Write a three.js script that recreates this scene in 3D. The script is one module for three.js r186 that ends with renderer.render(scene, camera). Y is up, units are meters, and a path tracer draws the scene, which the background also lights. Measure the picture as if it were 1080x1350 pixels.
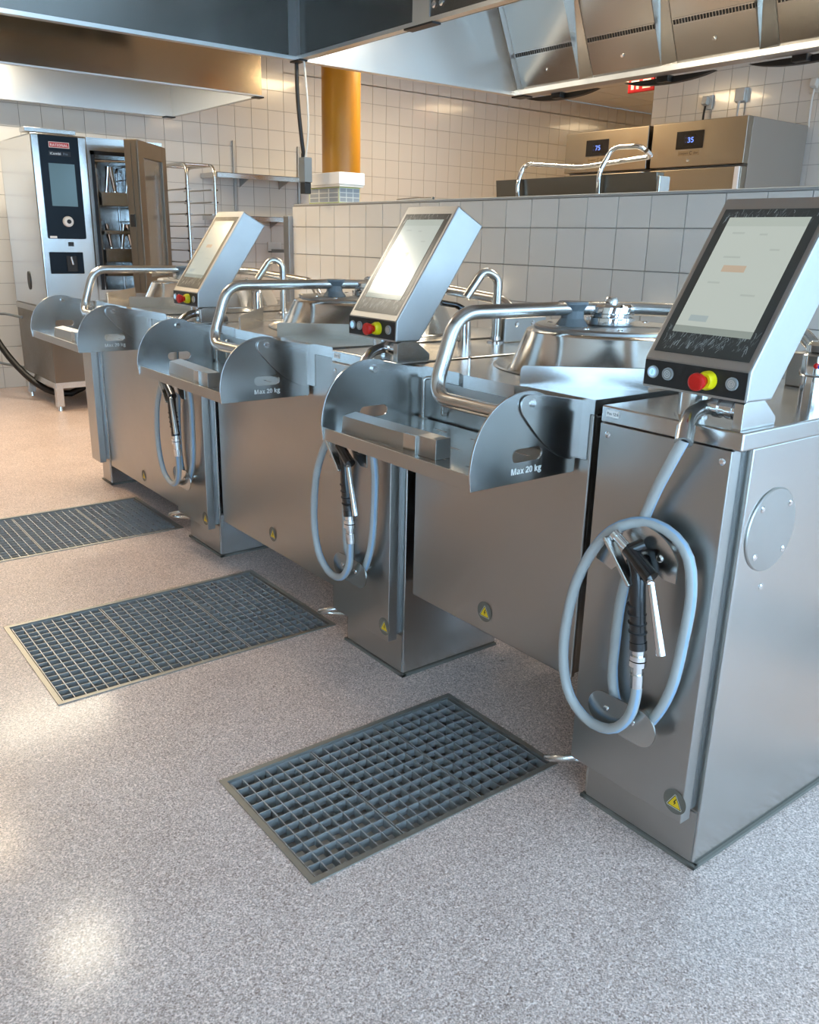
import * as THREE from 'three';
import { RoundedBoxGeometry } from 'three/addons/geometries/RoundedBoxGeometry.js';
import { mergeGeometries, toCreasedNormals } from 'three/addons/utils/BufferGeometryUtils.js';
import { RectAreaLightUniformsLib } from 'three/addons/lights/RectAreaLightUniformsLib.js';
import { FontLoader } from 'three/addons/loaders/FontLoader.js';
import { TextGeometry } from 'three/addons/geometries/TextGeometry.js';

// ------------------------------------------------------------ camera, sky, lights, exposure
const scene = new THREE.Scene();
const camera = new THREE.PerspectiveCamera(2 * Math.atan(675 / 1126.74) * 180 / Math.PI, 1080 / 1350, 0.05, 60);
{
  const yaw = 0.9098, pitch = 0.3079, roll = 0.0225;
  const f = new THREE.Vector3(-Math.sin(yaw) * Math.cos(pitch), -Math.sin(pitch), -Math.cos(yaw) * Math.cos(pitch));
  const r0 = new THREE.Vector3(Math.cos(yaw), 0, -Math.sin(yaw)), u0 = new THREE.Vector3().crossVectors(r0, f);
  const r = r0.clone().multiplyScalar(Math.cos(roll)).addScaledVector(u0, Math.sin(roll));
  const u = u0.clone().multiplyScalar(Math.cos(roll)).addScaledVector(r0, -Math.sin(roll));
  camera.matrix.makeBasis(r, u, f.clone().negate());
  camera.quaternion.setFromRotationMatrix(camera.matrix);
  camera.position.set(0.7687, 1.1961, 1.3427);
  scene.add(camera);
}
scene.background = new THREE.Color().setRGB(0.44, 0.71, 1.0);
scene.backgroundIntensity = 7.6;
const renderer = new THREE.WebGLRenderer({ antialias: true });
renderer.toneMapping = THREE.LinearToneMapping;
renderer.toneMappingExposure = 1.05;
renderer.shadowMap.enabled = true;
RectAreaLightUniformsLib.init();
const PANEL_COLOR = new THREE.Color().setRGB(1.0, 0.76, 0.46);   // warm ceiling panels
const HOOD_COLOR = new THREE.Color().setRGB(1.0, 0.90, 0.72);
const PANEL_POWER = 42, HOOD_POWER = 26;

// ------------------------------------------------------------ helpers
let seed = 7;
const rnd = () => { seed = (seed * 1664525 + 1013904223) % 4294967296; return seed / 4294967296; };
const V = (x, y, z) => new THREE.Vector3(x, y, z);
const taken = {};
function numbered(n) { const k = taken[n] = (taken[n] ?? -1) + 1; return k ? `${n}_${String(k).padStart(3, '0')}` : n; }
function prep(g) {                                                  // non-indexed, uv in metres by the axis each face looks along
  if (g.index) g = g.toNonIndexed();
  const p = g.attributes.position, n = p.count, uv = new Float32Array(n * 2), a = V(), b = V(), c = V();
  for (let i = 0; i < n; i += 3) {
    a.fromBufferAttribute(p, i); b.fromBufferAttribute(p, i + 1); c.fromBufferAttribute(p, i + 2);
    const m = b.clone().sub(a).cross(c.clone().sub(a)), ax = Math.abs(m.x), ay = Math.abs(m.y), az = Math.abs(m.z);
    [a, b, c].forEach((v, k) => {
      const q = ax > ay && ax > az ? [v.z, v.y] : ay > az ? [v.x, v.z] : [v.x, v.y];
      uv[(i + k) * 2] = q[0]; uv[(i + k) * 2 + 1] = q[1];
    });
  }
  g.setAttribute('uv', new THREE.BufferAttribute(uv, 2));
  for (const k of Object.keys(g.attributes)) if (!['position', 'normal', 'uv'].includes(k)) g.deleteAttribute(k);
  if (!g.attributes.normal) g.computeVertexNormals();
  return g;
}
const merge = (l) => mergeGeometries(l.map(prep));
function B(x0, x1, y0, y1, z0, z1, r = 0) {
  const w = x1 - x0, h = y1 - y0, d = z1 - z0;
  const g = r ? new RoundedBoxGeometry(w, h, d, 2, Math.min(r, w / 2.01, h / 2.01, d / 2.01)) : new THREE.BoxGeometry(w, h, d);
  g.translate((x0 + x1) / 2, (y0 + y1) / 2, (z0 + z1) / 2);
  return g;
}
function cyl(a, b, r0, r1 = r0, seg = 20) {                         // a capped cone between two points
  const d = b.clone().sub(a), g = new THREE.CylinderGeometry(r1, r0, d.length(), seg);
  g.applyQuaternion(new THREE.Quaternion().setFromUnitVectors(V(0, 1, 0), d.normalize()));
  const m = a.clone().add(b).multiplyScalar(0.5); g.translate(m.x, m.y, m.z);
  return g;
}
function lathe(pts, x = 0, y = 0, z = 0, seg = 40) {
  let g = new THREE.LatheGeometry(pts.map(([r, h]) => new THREE.Vector2(Math.max(r, 1e-5), h)), seg);
  g = toCreasedNormals(g, 0.6); g.translate(x, y, z); return g;
}
function filleted(pts, bend) {                                      // corner-rounded polyline
  const path = new THREE.CurvePath(); let from = pts[0].clone();
  for (let i = 1; i < pts.length - 1; i++) {
    const p = pts[i], a = pts[i - 1].clone().sub(p), b = pts[i + 1].clone().sub(p);
    const k = Math.min(bend, a.length() * 0.49, b.length() * 0.49);
    const s = p.clone().addScaledVector(a.normalize(), k), e = p.clone().addScaledVector(b.normalize(), k);
    path.add(new THREE.LineCurve3(from, s)); path.add(new THREE.QuadraticBezierCurve3(s, p, e)); from = e;
  }
  path.add(new THREE.LineCurve3(from, pts[pts.length - 1].clone()));
  const out = [];
  for (const c of path.curves) { const n = c.isLineCurve3 ? Math.max(2, Math.ceil(c.getLength() / 0.04)) : 9; for (let k = 0; k < n; k++) out.push(c.getPoint(k / n)); }
  out.push(pts[pts.length - 1].clone());
  return out.filter((p, i) => !i || p.distanceTo(out[i - 1]) > 1e-4);
}
function tube(points, r, radial = 12, keepUv = false) {
  const c = new THREE.CatmullRomCurve3(points, false, 'centripetal'), n = Math.max(8, points.length * 3);
  const t = new THREE.TubeGeometry(c, n, r, radial, false);
  if (keepUv) { const L = c.getLength(), uv = t.attributes.uv; for (let i = 0; i < uv.count; i++) uv.setX(i, uv.getX(i) * L); return t.toNonIndexed(); }
  const caps = [0, 1].map((e) => {
    const d = c.getTangent(e).multiplyScalar(e ? 1 : -1), g = new THREE.CircleGeometry(r, radial), p = c.getPoint(e);
    g.applyQuaternion(new THREE.Quaternion().setFromUnitVectors(V(0, 0, 1), d)); g.translate(p.x, p.y, p.z); return g;
  });
  return merge([t, ...caps]);
}
const pipe = (pts, r, bend = 0.05, radial = 14) => tube(filleted(pts.map((p) => V(...p)), bend), r, radial);
function plateX(shape, x0, x1, bevel = 0) {                         // outline given in (z, y), thickness along x
  const d = x1 - x0, g = new THREE.ExtrudeGeometry(shape, { depth: d - 2 * bevel, bevelEnabled: bevel > 0, bevelSize: bevel, bevelThickness: bevel, bevelSegments: 2, bevelOffset: -bevel, curveSegments: 24 });
  g.translate(0, 0, bevel); g.rotateY(-Math.PI / 2); g.translate(x1, 0, 0); return g;
}
function plateZ(shape, z0, z1, bevel = 0) {                         // outline in (x, y), thickness along z
  const d = z1 - z0, g = new THREE.ExtrudeGeometry(shape, { depth: d - 2 * bevel, bevelEnabled: bevel > 0, bevelSize: bevel, bevelThickness: bevel, bevelSegments: 2, bevelOffset: -bevel, curveSegments: 24 });
  g.translate(0, 0, z0 + bevel); return g;
}
function plateY(shape, y0, y1) {                                    // outline in (x, -z), thickness along y
  const g = new THREE.ExtrudeGeometry(shape, { depth: y1 - y0, bevelEnabled: false, curveSegments: 40 });
  g.rotateX(-Math.PI / 2); g.translate(0, y0, 0); return g;
}
const poly = (pts) => new THREE.Shape(pts.map(([a, b]) => new THREE.Vector2(a, b)));
const rectPath = (x0, x1, y0, y1) => { const h = new THREE.Path(); h.moveTo(x0, y0); h.lineTo(x0, y1); h.lineTo(x1, y1); h.lineTo(x1, y0); h.closePath(); return h; };
const roundPath = (r) => { const h = new THREE.Path(); h.absarc(0, 0, r, 0, Math.PI * 2, true); return h; };
function slotPath(cx, cy, w, h, K = THREE.Path) {
  const s = new K(), r = h / 2; s.moveTo(cx - w / 2 + r, cy - r); s.lineTo(cx + w / 2 - r, cy - r);
  s.absarc(cx + w / 2 - r, cy, r, -Math.PI / 2, Math.PI / 2, false); s.lineTo(cx - w / 2 + r, cy + r);
  s.absarc(cx - w / 2 + r, cy, r, Math.PI / 2, Math.PI * 1.5, false); return s;
}
function thing(name, label, category, pos = [0, 0, 0], group) {
  const o = new THREE.Group(); o.name = numbered(name); o.position.set(...pos); o.userData = { label, category };
  if (group) o.userData.group = group; scene.add(o); return o;
}
function part(parent, name, geo, m, label) {                        // geometry in the parent's axes
  if (Array.isArray(geo)) geo = merge(geo); else if (!geo.userData.keep) geo = prep(geo);
  const o = new THREE.Mesh(geo, m); o.name = name; o.castShadow = o.receiveShadow = true; if (label) o.userData.label = label;
  parent.add(o); return o;
}
function single(name, label, category, geo, m, group) {
  const o = part(scene, numbered(name), geo, m); o.userData = { label, category }; if (group) o.userData.group = group; return o;
}
function struct(name, geo, m) { const o = part(scene, name, geo, m); o.userData.kind = 'structure'; return o; }

// ------------------------------------------------------------ textures and materials
function dataTex(size, fn, srgb = false) {
  const d = new Uint8Array(size * size * 4);
  for (let y = 0; y < size; y++) for (let x = 0; x < size; x++) { const c = fn(x, y), i = (y * size + x) * 4; d[i] = c[0]; d[i + 1] = c[1]; d[i + 2] = c[2]; d[i + 3] = 255; }
  const t = new THREE.DataTexture(d, size, size); t.wrapS = t.wrapT = THREE.RepeatWrapping; t.magFilter = THREE.LinearFilter; t.minFilter = THREE.LinearMipmapLinearFilter; t.generateMipmaps = true;
  if (srgb) t.colorSpace = THREE.SRGBColorSpace; t.needsUpdate = true; return t;
}
function noiseGrid(n) { const g = new Float32Array(n * n).map(() => rnd()); return (u, v) => { u = ((u % 1) + 1) % 1 * n; v = ((v % 1) + 1) % 1 * n; const i = Math.floor(u), j = Math.floor(v), a = u - i, b = v - j, A = a * a * (3 - 2 * a), Bq = b * b * (3 - 2 * b), q = (x, y) => g[(y % n) * n + (x % n)]; return (q(i, j) * (1 - A) + q(i + 1, j) * A) * (1 - Bq) + (q(i, j + 1) * (1 - A) + q(i + 1, j + 1) * A) * Bq; }; }
const n8 = noiseGrid(8), n32 = noiseGrid(32), n96 = noiseGrid(96);
const smudge = dataTex(512, (x, y) => { const u = x / 512, v = y / 512; const s = 218 + 22 * (n8(u, v) - 0.5) + 16 * (n32(u, v) - 0.5) + 14 * (n96(u, v) - 0.5) + 14 * (rnd() - 0.5); return [255, Math.max(0, Math.min(255, s)), 255]; });
smudge.repeat.set(1.6, 1.6);
function steel(rgb, rough, opt = {}) {
  return new THREE.MeshStandardMaterial({ color: new THREE.Color().setRGB(...rgb), metalness: 1, roughness: rough, roughnessMap: smudge, side: THREE.DoubleSide, ...opt });
}
const M = {
  steel: steel([0.44, 0.425, 0.40], 0.41),
  steelBright: steel([0.56, 0.55, 0.53], 0.27),
  steelDark: steel([0.36, 0.36, 0.355], 0.5),
  lid: steel([0.70, 0.68, 0.645], 0.20),
  pipe: new THREE.MeshStandardMaterial({ color: new THREE.Color().setRGB(0.60, 0.585, 0.56), metalness: 1, roughness: 0.26 }),
  chrome: new THREE.MeshStandardMaterial({ color: new THREE.Color().setRGB(0.78, 0.78, 0.78), metalness: 1, roughness: 0.08 }),
  oven: steel([0.58, 0.58, 0.57], 0.20),
  ovenDoor: steel([0.20, 0.165, 0.13], 0.41),
  hood: steel([0.20, 0.19, 0.175], 0.26),  // ordinary steel darkened, the shade inside the hood painted into its colour
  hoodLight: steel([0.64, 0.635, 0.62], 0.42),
  housing: steel([0.46, 0.45, 0.435], 0.55),
  plate: steel([0.50, 0.495, 0.48], 0.27),
  panLid: steel([0.17, 0.155, 0.13], 0.41),
  mirrorSteel: steel([0.66, 0.61, 0.53], 0.16),
  filter: steel([0.52, 0.50, 0.46], 0.26),
  fridge: steel([0.34, 0.305, 0.25], 0.41),
  fridgeSide: new THREE.MeshStandardMaterial({ color: new THREE.Color().setRGB(0.30, 0.265, 0.23), roughness: 0.5, metalness: 0.35 }),
  grateSteel: new THREE.MeshStandardMaterial({ color: new THREE.Color().setRGB(0.40, 0.40, 0.395), metalness: 0.6, roughness: 0.5 }),
  frame: new THREE.MeshStandardMaterial({ color: new THREE.Color().setRGB(0.34, 0.33, 0.30), metalness: 0.85, roughness: 0.5 }),
  black: new THREE.MeshStandardMaterial({ color: 0x0c0c0d, roughness: 0.45 }),
  blackGloss: new THREE.MeshPhysicalMaterial({ color: 0x0a0a0c, roughness: 0.25, clearcoat: 0.6, clearcoatRoughness: 0.1 }),
  face: new THREE.MeshStandardMaterial({ color: 0x2b2a29, roughness: 0.5, metalness: 0.3 }),
  grey: new THREE.MeshStandardMaterial({ color: 0x6d7478, roughness: 0.5 }),
  greyLight: new THREE.MeshStandardMaterial({ color: 0x9a9a98, roughness: 0.45 }),
  red: new THREE.MeshStandardMaterial({ color: 0xc4140c, roughness: 0.35 }),
  blue: new THREE.MeshStandardMaterial({ color: 0x1f4fae, roughness: 0.35 }),
  yellow: new THREE.MeshStandardMaterial({ color: 0xe4d008, roughness: 0.4 }),
  white: new THREE.MeshStandardMaterial({ color: 0xe6e6e4, roughness: 0.5 }),
  offWhite: new THREE.MeshStandardMaterial({ color: 0xcfccc4, roughness: 0.5 }),
  navy: new THREE.MeshPhysicalMaterial({ color: 0x0b1622, roughness: 0.3, specularIntensity: 0.35 }),
  mustard: new THREE.MeshPhysicalMaterial({ color: new THREE.Color().setRGB(0.52, 0.235, 0.012), roughness: 0.35, clearcoat: 0.25, clearcoatRoughness: 0.25 }),
  grout: new THREE.MeshStandardMaterial({ color: new THREE.Color().setRGB(0.36, 0.34, 0.31), roughness: 0.9 }),
  paint: new THREE.MeshStandardMaterial({ color: new THREE.Color().setRGB(0.62, 0.56, 0.47), roughness: 0.85 }),
  ceilingTile: new THREE.MeshStandardMaterial({ color: new THREE.Color().setRGB(0.80, 0.77, 0.70), roughness: 0.9 }),
  rail: new THREE.MeshStandardMaterial({ color: new THREE.Color().setRGB(0.60, 0.58, 0.54), roughness: 0.6 }),
  pit: new THREE.MeshStandardMaterial({ color: new THREE.Color().setRGB(0.46, 0.455, 0.44), roughness: 0.5, metalness: 0.85 }),
  sealant: new THREE.MeshStandardMaterial({ color: new THREE.Color().setRGB(0.16, 0.145, 0.12), roughness: 0.7 }),
  pane: new THREE.MeshPhysicalMaterial({ color: 0xffffff, transmission: 1, thickness: 0, roughness: 0, ior: 1.45 }),
  windowFrame: new THREE.MeshStandardMaterial({ color: 0x55585a, roughness: 0.5 }),
  doorGlass: new THREE.MeshPhysicalMaterial({ color: 0xb0aaa0, transmission: 0.75, thickness: 0, roughness: 0.08, ior: 1.5 }),
  panelGlow: new THREE.MeshStandardMaterial({ color: 0xffffff, emissive: PANEL_COLOR, emissiveIntensity: 3.0 }),
  hoodGlow: new THREE.MeshStandardMaterial({ color: 0xffffff, emissive: HOOD_COLOR, emissiveIntensity: 5.0 }),
};
const tileMats = [0, 1, 2].map((k) => new THREE.MeshPhysicalMaterial({ color: new THREE.Color().setRGB(0.66 - k * 0.012, 0.635 - k * 0.012, 0.595 - k * 0.014), roughness: 0.16 + k * 0.02, clearcoat: 0.3, clearcoatRoughness: 0.05 }));
function canvas(w, h, draw) {
  const c = document.createElement('canvas'); c.width = w; c.height = h; const x = c.getContext('2d'); draw(x, w, h);
  const t = new THREE.CanvasTexture(c); t.colorSpace = THREE.SRGBColorSpace; t.anisotropy = 8; return t;
}
function print(w, h, draw, opt = {}) { return new THREE.MeshStandardMaterial({ map: canvas(w, h, draw), roughness: 0.5, ...opt }); }
function quad(w, h) { const g = new THREE.PlaneGeometry(w, h); g.userData.keep = true; return g; }   // a printed face keeps its 0..1 uv
function decal(parent, name, w, h, m, pos, rot = [0, 0, 0], label) {
  const o = part(parent, name, quad(w, h), m, label); o.position.set(...pos); o.rotation.set(...rot); return o;
}
const speckle = dataTex(1024, (() => {
  const g = new Float32Array(1024 * 1024);
  for (let i = 0; i < g.length; i++) g[i] = rnd();
  const at = (x, y) => g[((y + 1024) % 1024) * 1024 + ((x + 1024) % 1024)];
  return (x, y) => {
    let s = 0; for (let a = -1; a <= 1; a++) for (let b = -1; b <= 1; b++) s += at(x + a, y + b) * (a || b ? 0.09 : 0.28);
    const w = n8(x / 1024, y / 1024) * 0.6 + n32(x / 1024, y / 1024) * 0.4;
    let v = 186 + (s - 0.5) * 215 + (w - 0.5) * 14; const dark = at(x >> 1, (y >> 1) + 511); if (dark > 0.985) v -= 45; if (dark < 0.02) v += 28;
    v = Math.max(60, Math.min(236, v)); const t = (at(x >> 1, y >> 1) - 0.5) * 3;
    return [v + 18 + t, v - 4, v - 14 - t];
  };
})(), true);
speckle.repeat.set(0.9, 0.9);
const floorRough = smudge.clone(); floorRough.repeat.set(0.7, 0.7);
const floorBump = dataTex(512, (x, y) => { const v = 255 * (0.55 * n96(x / 512, y / 512) + 0.45 * rnd()); return [v, v, v]; }); floorBump.repeat.set(2.2, 2.2);
const floorMat = new THREE.MeshPhysicalMaterial({ map: speckle, roughness: 0.36, roughnessMap: floorRough, bumpMap: floorBump, bumpScale: 0.0016, specularIntensity: 0.8, clearcoat: 0.32, clearcoatRoughness: 0.16 });

// ------------------------------------------------------------ the room
const X0 = -6.6, X1 = 2.5, Z0 = -10, Z1 = 4.6, ZB = -5.5, XC = -4.6, H = 2.742, TP = 0.155;
const drains = [[-0.82, -0.41, -0.045, 0.645], [-1.955, -1.372, -0.03, 0.842], [-3.11, -2.56, -0.02, 0.83]];
{
  const s = poly([[X0 - 0.15, -Z1 - 0.15], [X1 + 0.15, -Z1 - 0.15], [X1 + 0.15, -Z0 + 0.15], [X0 - 0.15, -Z0 + 0.15]]);
  for (const [a, b, c, d] of drains) s.holes.push(rectPath(a, b, -d, -c));
  struct('floor', plateY(s, -0.16, 0), floorMat);
}
function tiles(parent, list, geo, most = 300) {                     // list of [position, rotationY, size rank]
  list.sort((p, q) => q[2] - p[2]);
  list.slice(0, most).forEach(([p, ry], i) => { const o = new THREE.Mesh(geo, tileMats[Math.floor(rnd() * 3)]); o.name = i ? `tile_${String(i).padStart(3, '0')}` : 'tile'; o.position.set(...p); o.rotation.y = ry; o.castShadow = o.receiveShadow = true; parent.add(o); });
  const rest = list.slice(most);
  if (rest.length) {
    const o = part(parent, 'further_tiles', rest.map(([p, ry]) => { const g = geo.clone(); g.rotateY(ry); g.translate(...p); return g; }), tileMats[1]);
    o.userData.kind = 'stuff';
  }
}
const camRank = (x, y, z) => { const p = V(x, y, z), n = p.clone().project(camera); const inside = Math.abs(n.x) < 1.05 && Math.abs(n.y) < 1.05 && n.z < 1; return (inside ? 100 : 0) - p.distanceTo(camera.position); };
camera.updateMatrixWorld(); camera.updateProjectionMatrix();
const tileGeo = prep(new THREE.BoxGeometry(0.151, 0.151, 0.008));
const tileGeoL = prep(new THREE.BoxGeometry(0.158, 0.158, 0.008));
{ // tiled wall behind the oven, running into the passage
  const w = struct('wall_left', B(X0 - 0.15, X0, 0, H, Z0 - 0.15, Z1 + 0.15), M.grout), l = [], p = 0.162;
  for (let k = 0; k < 17; k++) for (let i = 0; i < 90; i++) { const y = 0.081 + k * p, z = Z1 - 0.081 - i * p; if (y < H) l.push([[X0 + 0.001, Math.min(y, H - 0.08), z], Math.PI / 2, camRank(X0, y, z)]); }
  tiles(w, l, tileGeoL);
}
{ // tiled wall behind the fridges
  const w = struct('wall_back', [B(XC, X1 + 0.15, 0, H, ZB - 0.15, ZB), B(XC, XC + 0.15, 0, H, Z0, ZB - 0.15)], M.grout), l = [];
  for (let k = 0; k < 18; k++) for (let i = 0; i < 53; i++) { const y = 0.04 + k * TP, x = XC + 0.0775 + i * TP; if (y < H - 0.03) l.push([[x, y, ZB + 0.001], 0, camRank(x, y, ZB)]); }
  tiles(w, l, tileGeo);
}
struct('wall_passage_end', B(X0, XC + 0.15, 0, H, Z0 - 0.15, Z0), M.paint);
struct('wall_front', B(X0 - 0.15, X1 + 0.15, 0, H, Z1, Z1 + 0.15), M.paint);
{ // window wall on the daylight side
  const ops = [[-5.2, -2.9], [-2.6, -0.3], [0.0, 2.3], [2.55, 4.35]], l = [B(X1, X1 + 0.15, 0, 0.08, ZB, Z1), B(X1, X1 + 0.15, 2.5, H, ZB, Z1)];
  let z = ZB; for (const [a, b] of ops) { l.push(B(X1, X1 + 0.15, 0.08, 2.5, z, a)); z = b; } l.push(B(X1, X1 + 0.15, 0.08, 2.5, z, Z1));
  struct('wall_right', l, M.paint);
  ops.forEach(([a, b], i) => {
    const w = struct(`window_${i + 1}`, [B(X1 + 0.04, X1 + 0.11, 0.08, 0.14, a, b), B(X1 + 0.04, X1 + 0.11, 2.44, 2.5, a, b), B(X1 + 0.04, X1 + 0.11, 0.14, 2.44, a, a + 0.06), B(X1 + 0.04, X1 + 0.11, 0.14, 2.44, b - 0.06, b), B(X1 + 0.04, X1 + 0.11, 0.14, 2.44, (a + b) / 2 - 0.03, (a + b) / 2 + 0.03)], M.windowFrame);
    part(w, 'pane', B(X1 + 0.07, X1 + 0.076, 0.14, 2.44, a + 0.06, (a + b) / 2 - 0.03), M.pane);
    part(w, 'pane', B(X1 + 0.07, X1 + 0.076, 0.14, 2.44, (a + b) / 2 + 0.03, b - 0.06), M.pane);
  });
}
const lightSpots = [[-5.1, -5.75], [-5.1, -8.25], [-1.2, -4.2], [-5.1, -3.4], [-4.2, 0.5]], spotPower = [0.26, 0.26, 0.3, 1.1, 1.1];
{ // suspended ceiling: each tile in the passage is a part, the rest is backing
  const w = struct('ceiling', B(X0 - 0.15, X1 + 0.15, H + 0.02, H + 0.16, Z0 - 0.15, Z1 + 0.15), M.rail);
  const g = prep(new THREE.BoxGeometry(0.585, 0.016, 0.585)); let n = 0;
  const rest = [];
  for (let i = 0; i < 17; i++) for (let j = 0; j < 24; j++) {
    const x = X0 + 0.3 + i * 0.6, z = Z1 - 0.3 - j * 0.6;
    if (lightSpots.some(([a, b]) => Math.abs(a - x) < 0.31 && Math.abs(b - z) < 0.31) || (z < ZB && x > XC - 0.05) || x > X1 - 0.2) continue;
    if (z < -4.4 && x < -2.5) { const o = part(w, n ? `ceiling_tile_${String(n).padStart(3, '0')}` : 'ceiling_tile', g, M.ceilingTile); o.position.set(x, H + 0.012, z); n++; }
    else { const c = g.clone(); c.translate(x, H + 0.012, z); rest.push(c); }
  }
  part(w, 'further_ceiling_tiles', rest, M.ceilingTile).userData.kind = 'stuff';
}
lightSpots.forEach(([x0, z0], k) => {
  const x = X0 + 0.3 + Math.round((x0 - X0 - 0.3) / 0.6) * 0.6, z = Z1 - 0.3 - Math.round((Z1 - 0.3 - z0) / 0.6) * 0.6;
  const t = thing('ceiling_light', ['square warm ceiling light panel over the passage entrance', 'square warm ceiling light panel deep in the passage', 'square warm ceiling light panel in front of the fridges', 'square warm ceiling light panel over the storage trolley', 'square warm ceiling light panel in the aisle between the two hoods'][k], 'ceiling light', [x, H, z]);
  part(t, 'frame', [B(-0.295, 0.295, -0.004, 0.02, -0.295, -0.275), B(-0.295, 0.295, -0.004, 0.02, 0.275, 0.295), B(-0.295, -0.275, -0.004, 0.02, -0.275, 0.275), B(0.275, 0.295, -0.004, 0.02, -0.275, 0.275)], M.white);
  part(t, 'diffuser', B(-0.275, 0.275, 0.002, 0.014, -0.275, 0.275), M.panelGlow);
  const L = new THREE.RectAreaLight(PANEL_COLOR, PANEL_POWER * spotPower[k], 0.55, 0.55); L.position.set(0, -0.01, 0); L.rotation.x = -Math.PI / 2; t.add(L);
});
{ // low tiled partition behind the kettles
  const zf = -1.42, top = 1.386, xl = -3.97, xr = 0.35;
  const t = thing('partition_wall', 'low white tiled partition wall behind the row of kettles', 'partition', [0, 0, 0]);
  part(t, 'core', B(xl, xr, 0, top - 0.012, zf - 0.12, zf - 0.003), M.grout);
  part(t, 'cap', B(xl - 0.004, xr + 0.004, top - 0.012, top, zf - 0.125, zf + 0.006, 0.003), M.greyLight, 'pale grey edge trim along the top');
  const l = [], r1 = 1.2576, x0 = -3.839 - TP;
  for (let i = 0; i < 28; i++) for (let k = 0; k < 9; k++) {
    const x = x0 + (i + 0.5) * TP; if (x > xr) continue; const y = r1 - (k - 0.5) * TP;
    if (k === 0) { continue; } l.push([[x, y - TP, zf], 0, camRank(x, y - TP, zf)]);
  }
  l.forEach((q) => { q[0][1] += TP; });
  tiles(t, l.filter((q) => q[0][1] > 0.08), tileGeo, 260);
  const g2 = prep(new THREE.BoxGeometry(0.151, top - 0.012 - r1 - 0.004, 0.008));
  for (let i = 0; i < 28; i++) { const x = x0 + (i + 0.5) * TP; if (x > xr) continue; const o = part(t, 'cut_tile', g2, tileMats[i % 3]); o.position.set(x, (r1 + top - 0.012) / 2, zf); }
}

// ------------------------------------------------------------ floor drains with bar grating
drains.forEach(([a, b, c, d], gi) => {
  const t = thing('drain_grate', ['smaller floor grate beside the nearest kettle with the round cover plate', 'steel floor grate before the middle kettle', 'steel floor grate before the kettle closest to the combi oven'][gi], 'floor grate', [(a + b) / 2, -0.15, (c + d) / 2]);
  const w = (b - a) / 2, h = (d - c) / 2, y = 0.15, fw = 0.014;
  part(t, 'frame', [B(-w, w, y - 0.05, y + 0.003, -h, -h + fw), B(-w, w, y - 0.05, y + 0.003, h - fw, h), B(-w, -w + fw, y - 0.05, y + 0.003, -h + fw, h - fw), B(w - fw, w, y - 0.05, y + 0.003, -h + fw, h - fw)], M.frame, 'narrow steel frame set in the floor');
  part(t, 'drain_pan', [B(-w, w, 0, 0.004, -h, h), B(-w, -w + 0.003, 0.004, y - 0.05, -h, h), B(w - 0.003, w, 0.004, y - 0.05, -h, h), B(-w, w, 0.004, y - 0.05, -h, -h + 0.003), B(-w, w, 0.004, y - 0.05, h - 0.003, h)], M.pit);
  const iw = w - 0.017, span = (2 * h - 0.034) / 3, nx = Math.round(2 * iw / 0.033), nz = Math.round(span / 0.03);
  const gx = prep(new THREE.BoxGeometry(2 * iw, 0.02, 0.0028)), gz = prep(new THREE.BoxGeometry(0.0024, 0.018, span - 0.006));
  for (let s = 0; s < 3; s++) {
    const sec = new THREE.Group(); sec.name = s ? `grating_00${s}` : 'grating'; t.add(sec); const z0 = -h + 0.017 + s * span + 0.003, z1 = z0 + span - 0.006;
    for (let k = 0; k <= nz; k++) { const o = part(sec, 'bar', gx, M.grateSteel); o.position.set(0, y - 0.0125, z0 + (z1 - z0) * k / nz); }
    for (let k = 0; k <= nx; k++) { const o = part(sec, 'cross_bar', gz, M.grateSteel); o.position.set(-iw + 2 * iw * k / nx, y - 0.0112, (z0 + z1) / 2); }
  }
});

// ------------------------------------------------------------ service pillars
const warnMat = print(256, 256, (x) => {
  x.fillStyle = '#6b665c'; x.fillRect(0, 0, 256, 256);
  x.beginPath(); x.moveTo(128, 62); x.lineTo(200, 186); x.lineTo(56, 186); x.closePath(); x.lineJoin = 'round'; x.lineWidth = 26; x.strokeStyle = '#cfc9b8'; x.stroke(); x.lineWidth = 12; x.strokeStyle = '#14110a'; x.stroke(); x.fillStyle = '#e9c41c'; x.fill();
  x.fillStyle = '#14110a'; x.beginPath(); x.moveTo(134, 96); x.lineTo(112, 142); x.lineTo(126, 142); x.lineTo(118, 174); x.lineTo(146, 130); x.lineTo(130, 130); x.lineTo(144, 96); x.closePath(); x.fill();
}, { roughness: 0.45, metalness: 0.2 });
function sticker(parent, x, y, z, r = 0.026) {                      // round grey sticker with a yellow warning triangle
  const g = new THREE.CircleGeometry(r, 28); g.userData.keep = true; const o = part(parent, 'warning_sticker', g, warnMat, 'round grey sticker with a yellow electric warning triangle'); o.position.set(x, y, z + 0.0012); return o;
}
const screwGeo = (() => { const g = lathe([[0, 0.0035], [0.004, 0.0032], [0.0065, 0.0012], [0.0068, -0.001]], 0, 0, 0, 14); g.rotateX(Math.PI / 2); return prep(g); })();
function screw(parent, x, y, z, face = 'z', s = 1) { const o = part(parent, 'screw', screwGeo, M.chrome); o.position.set(x, y, z); if (face === 'x') o.rotation.y = Math.PI / 2; if (face === 'y') o.rotation.x = -Math.PI / 2; o.scale.setScalar(s); return o; }
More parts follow.
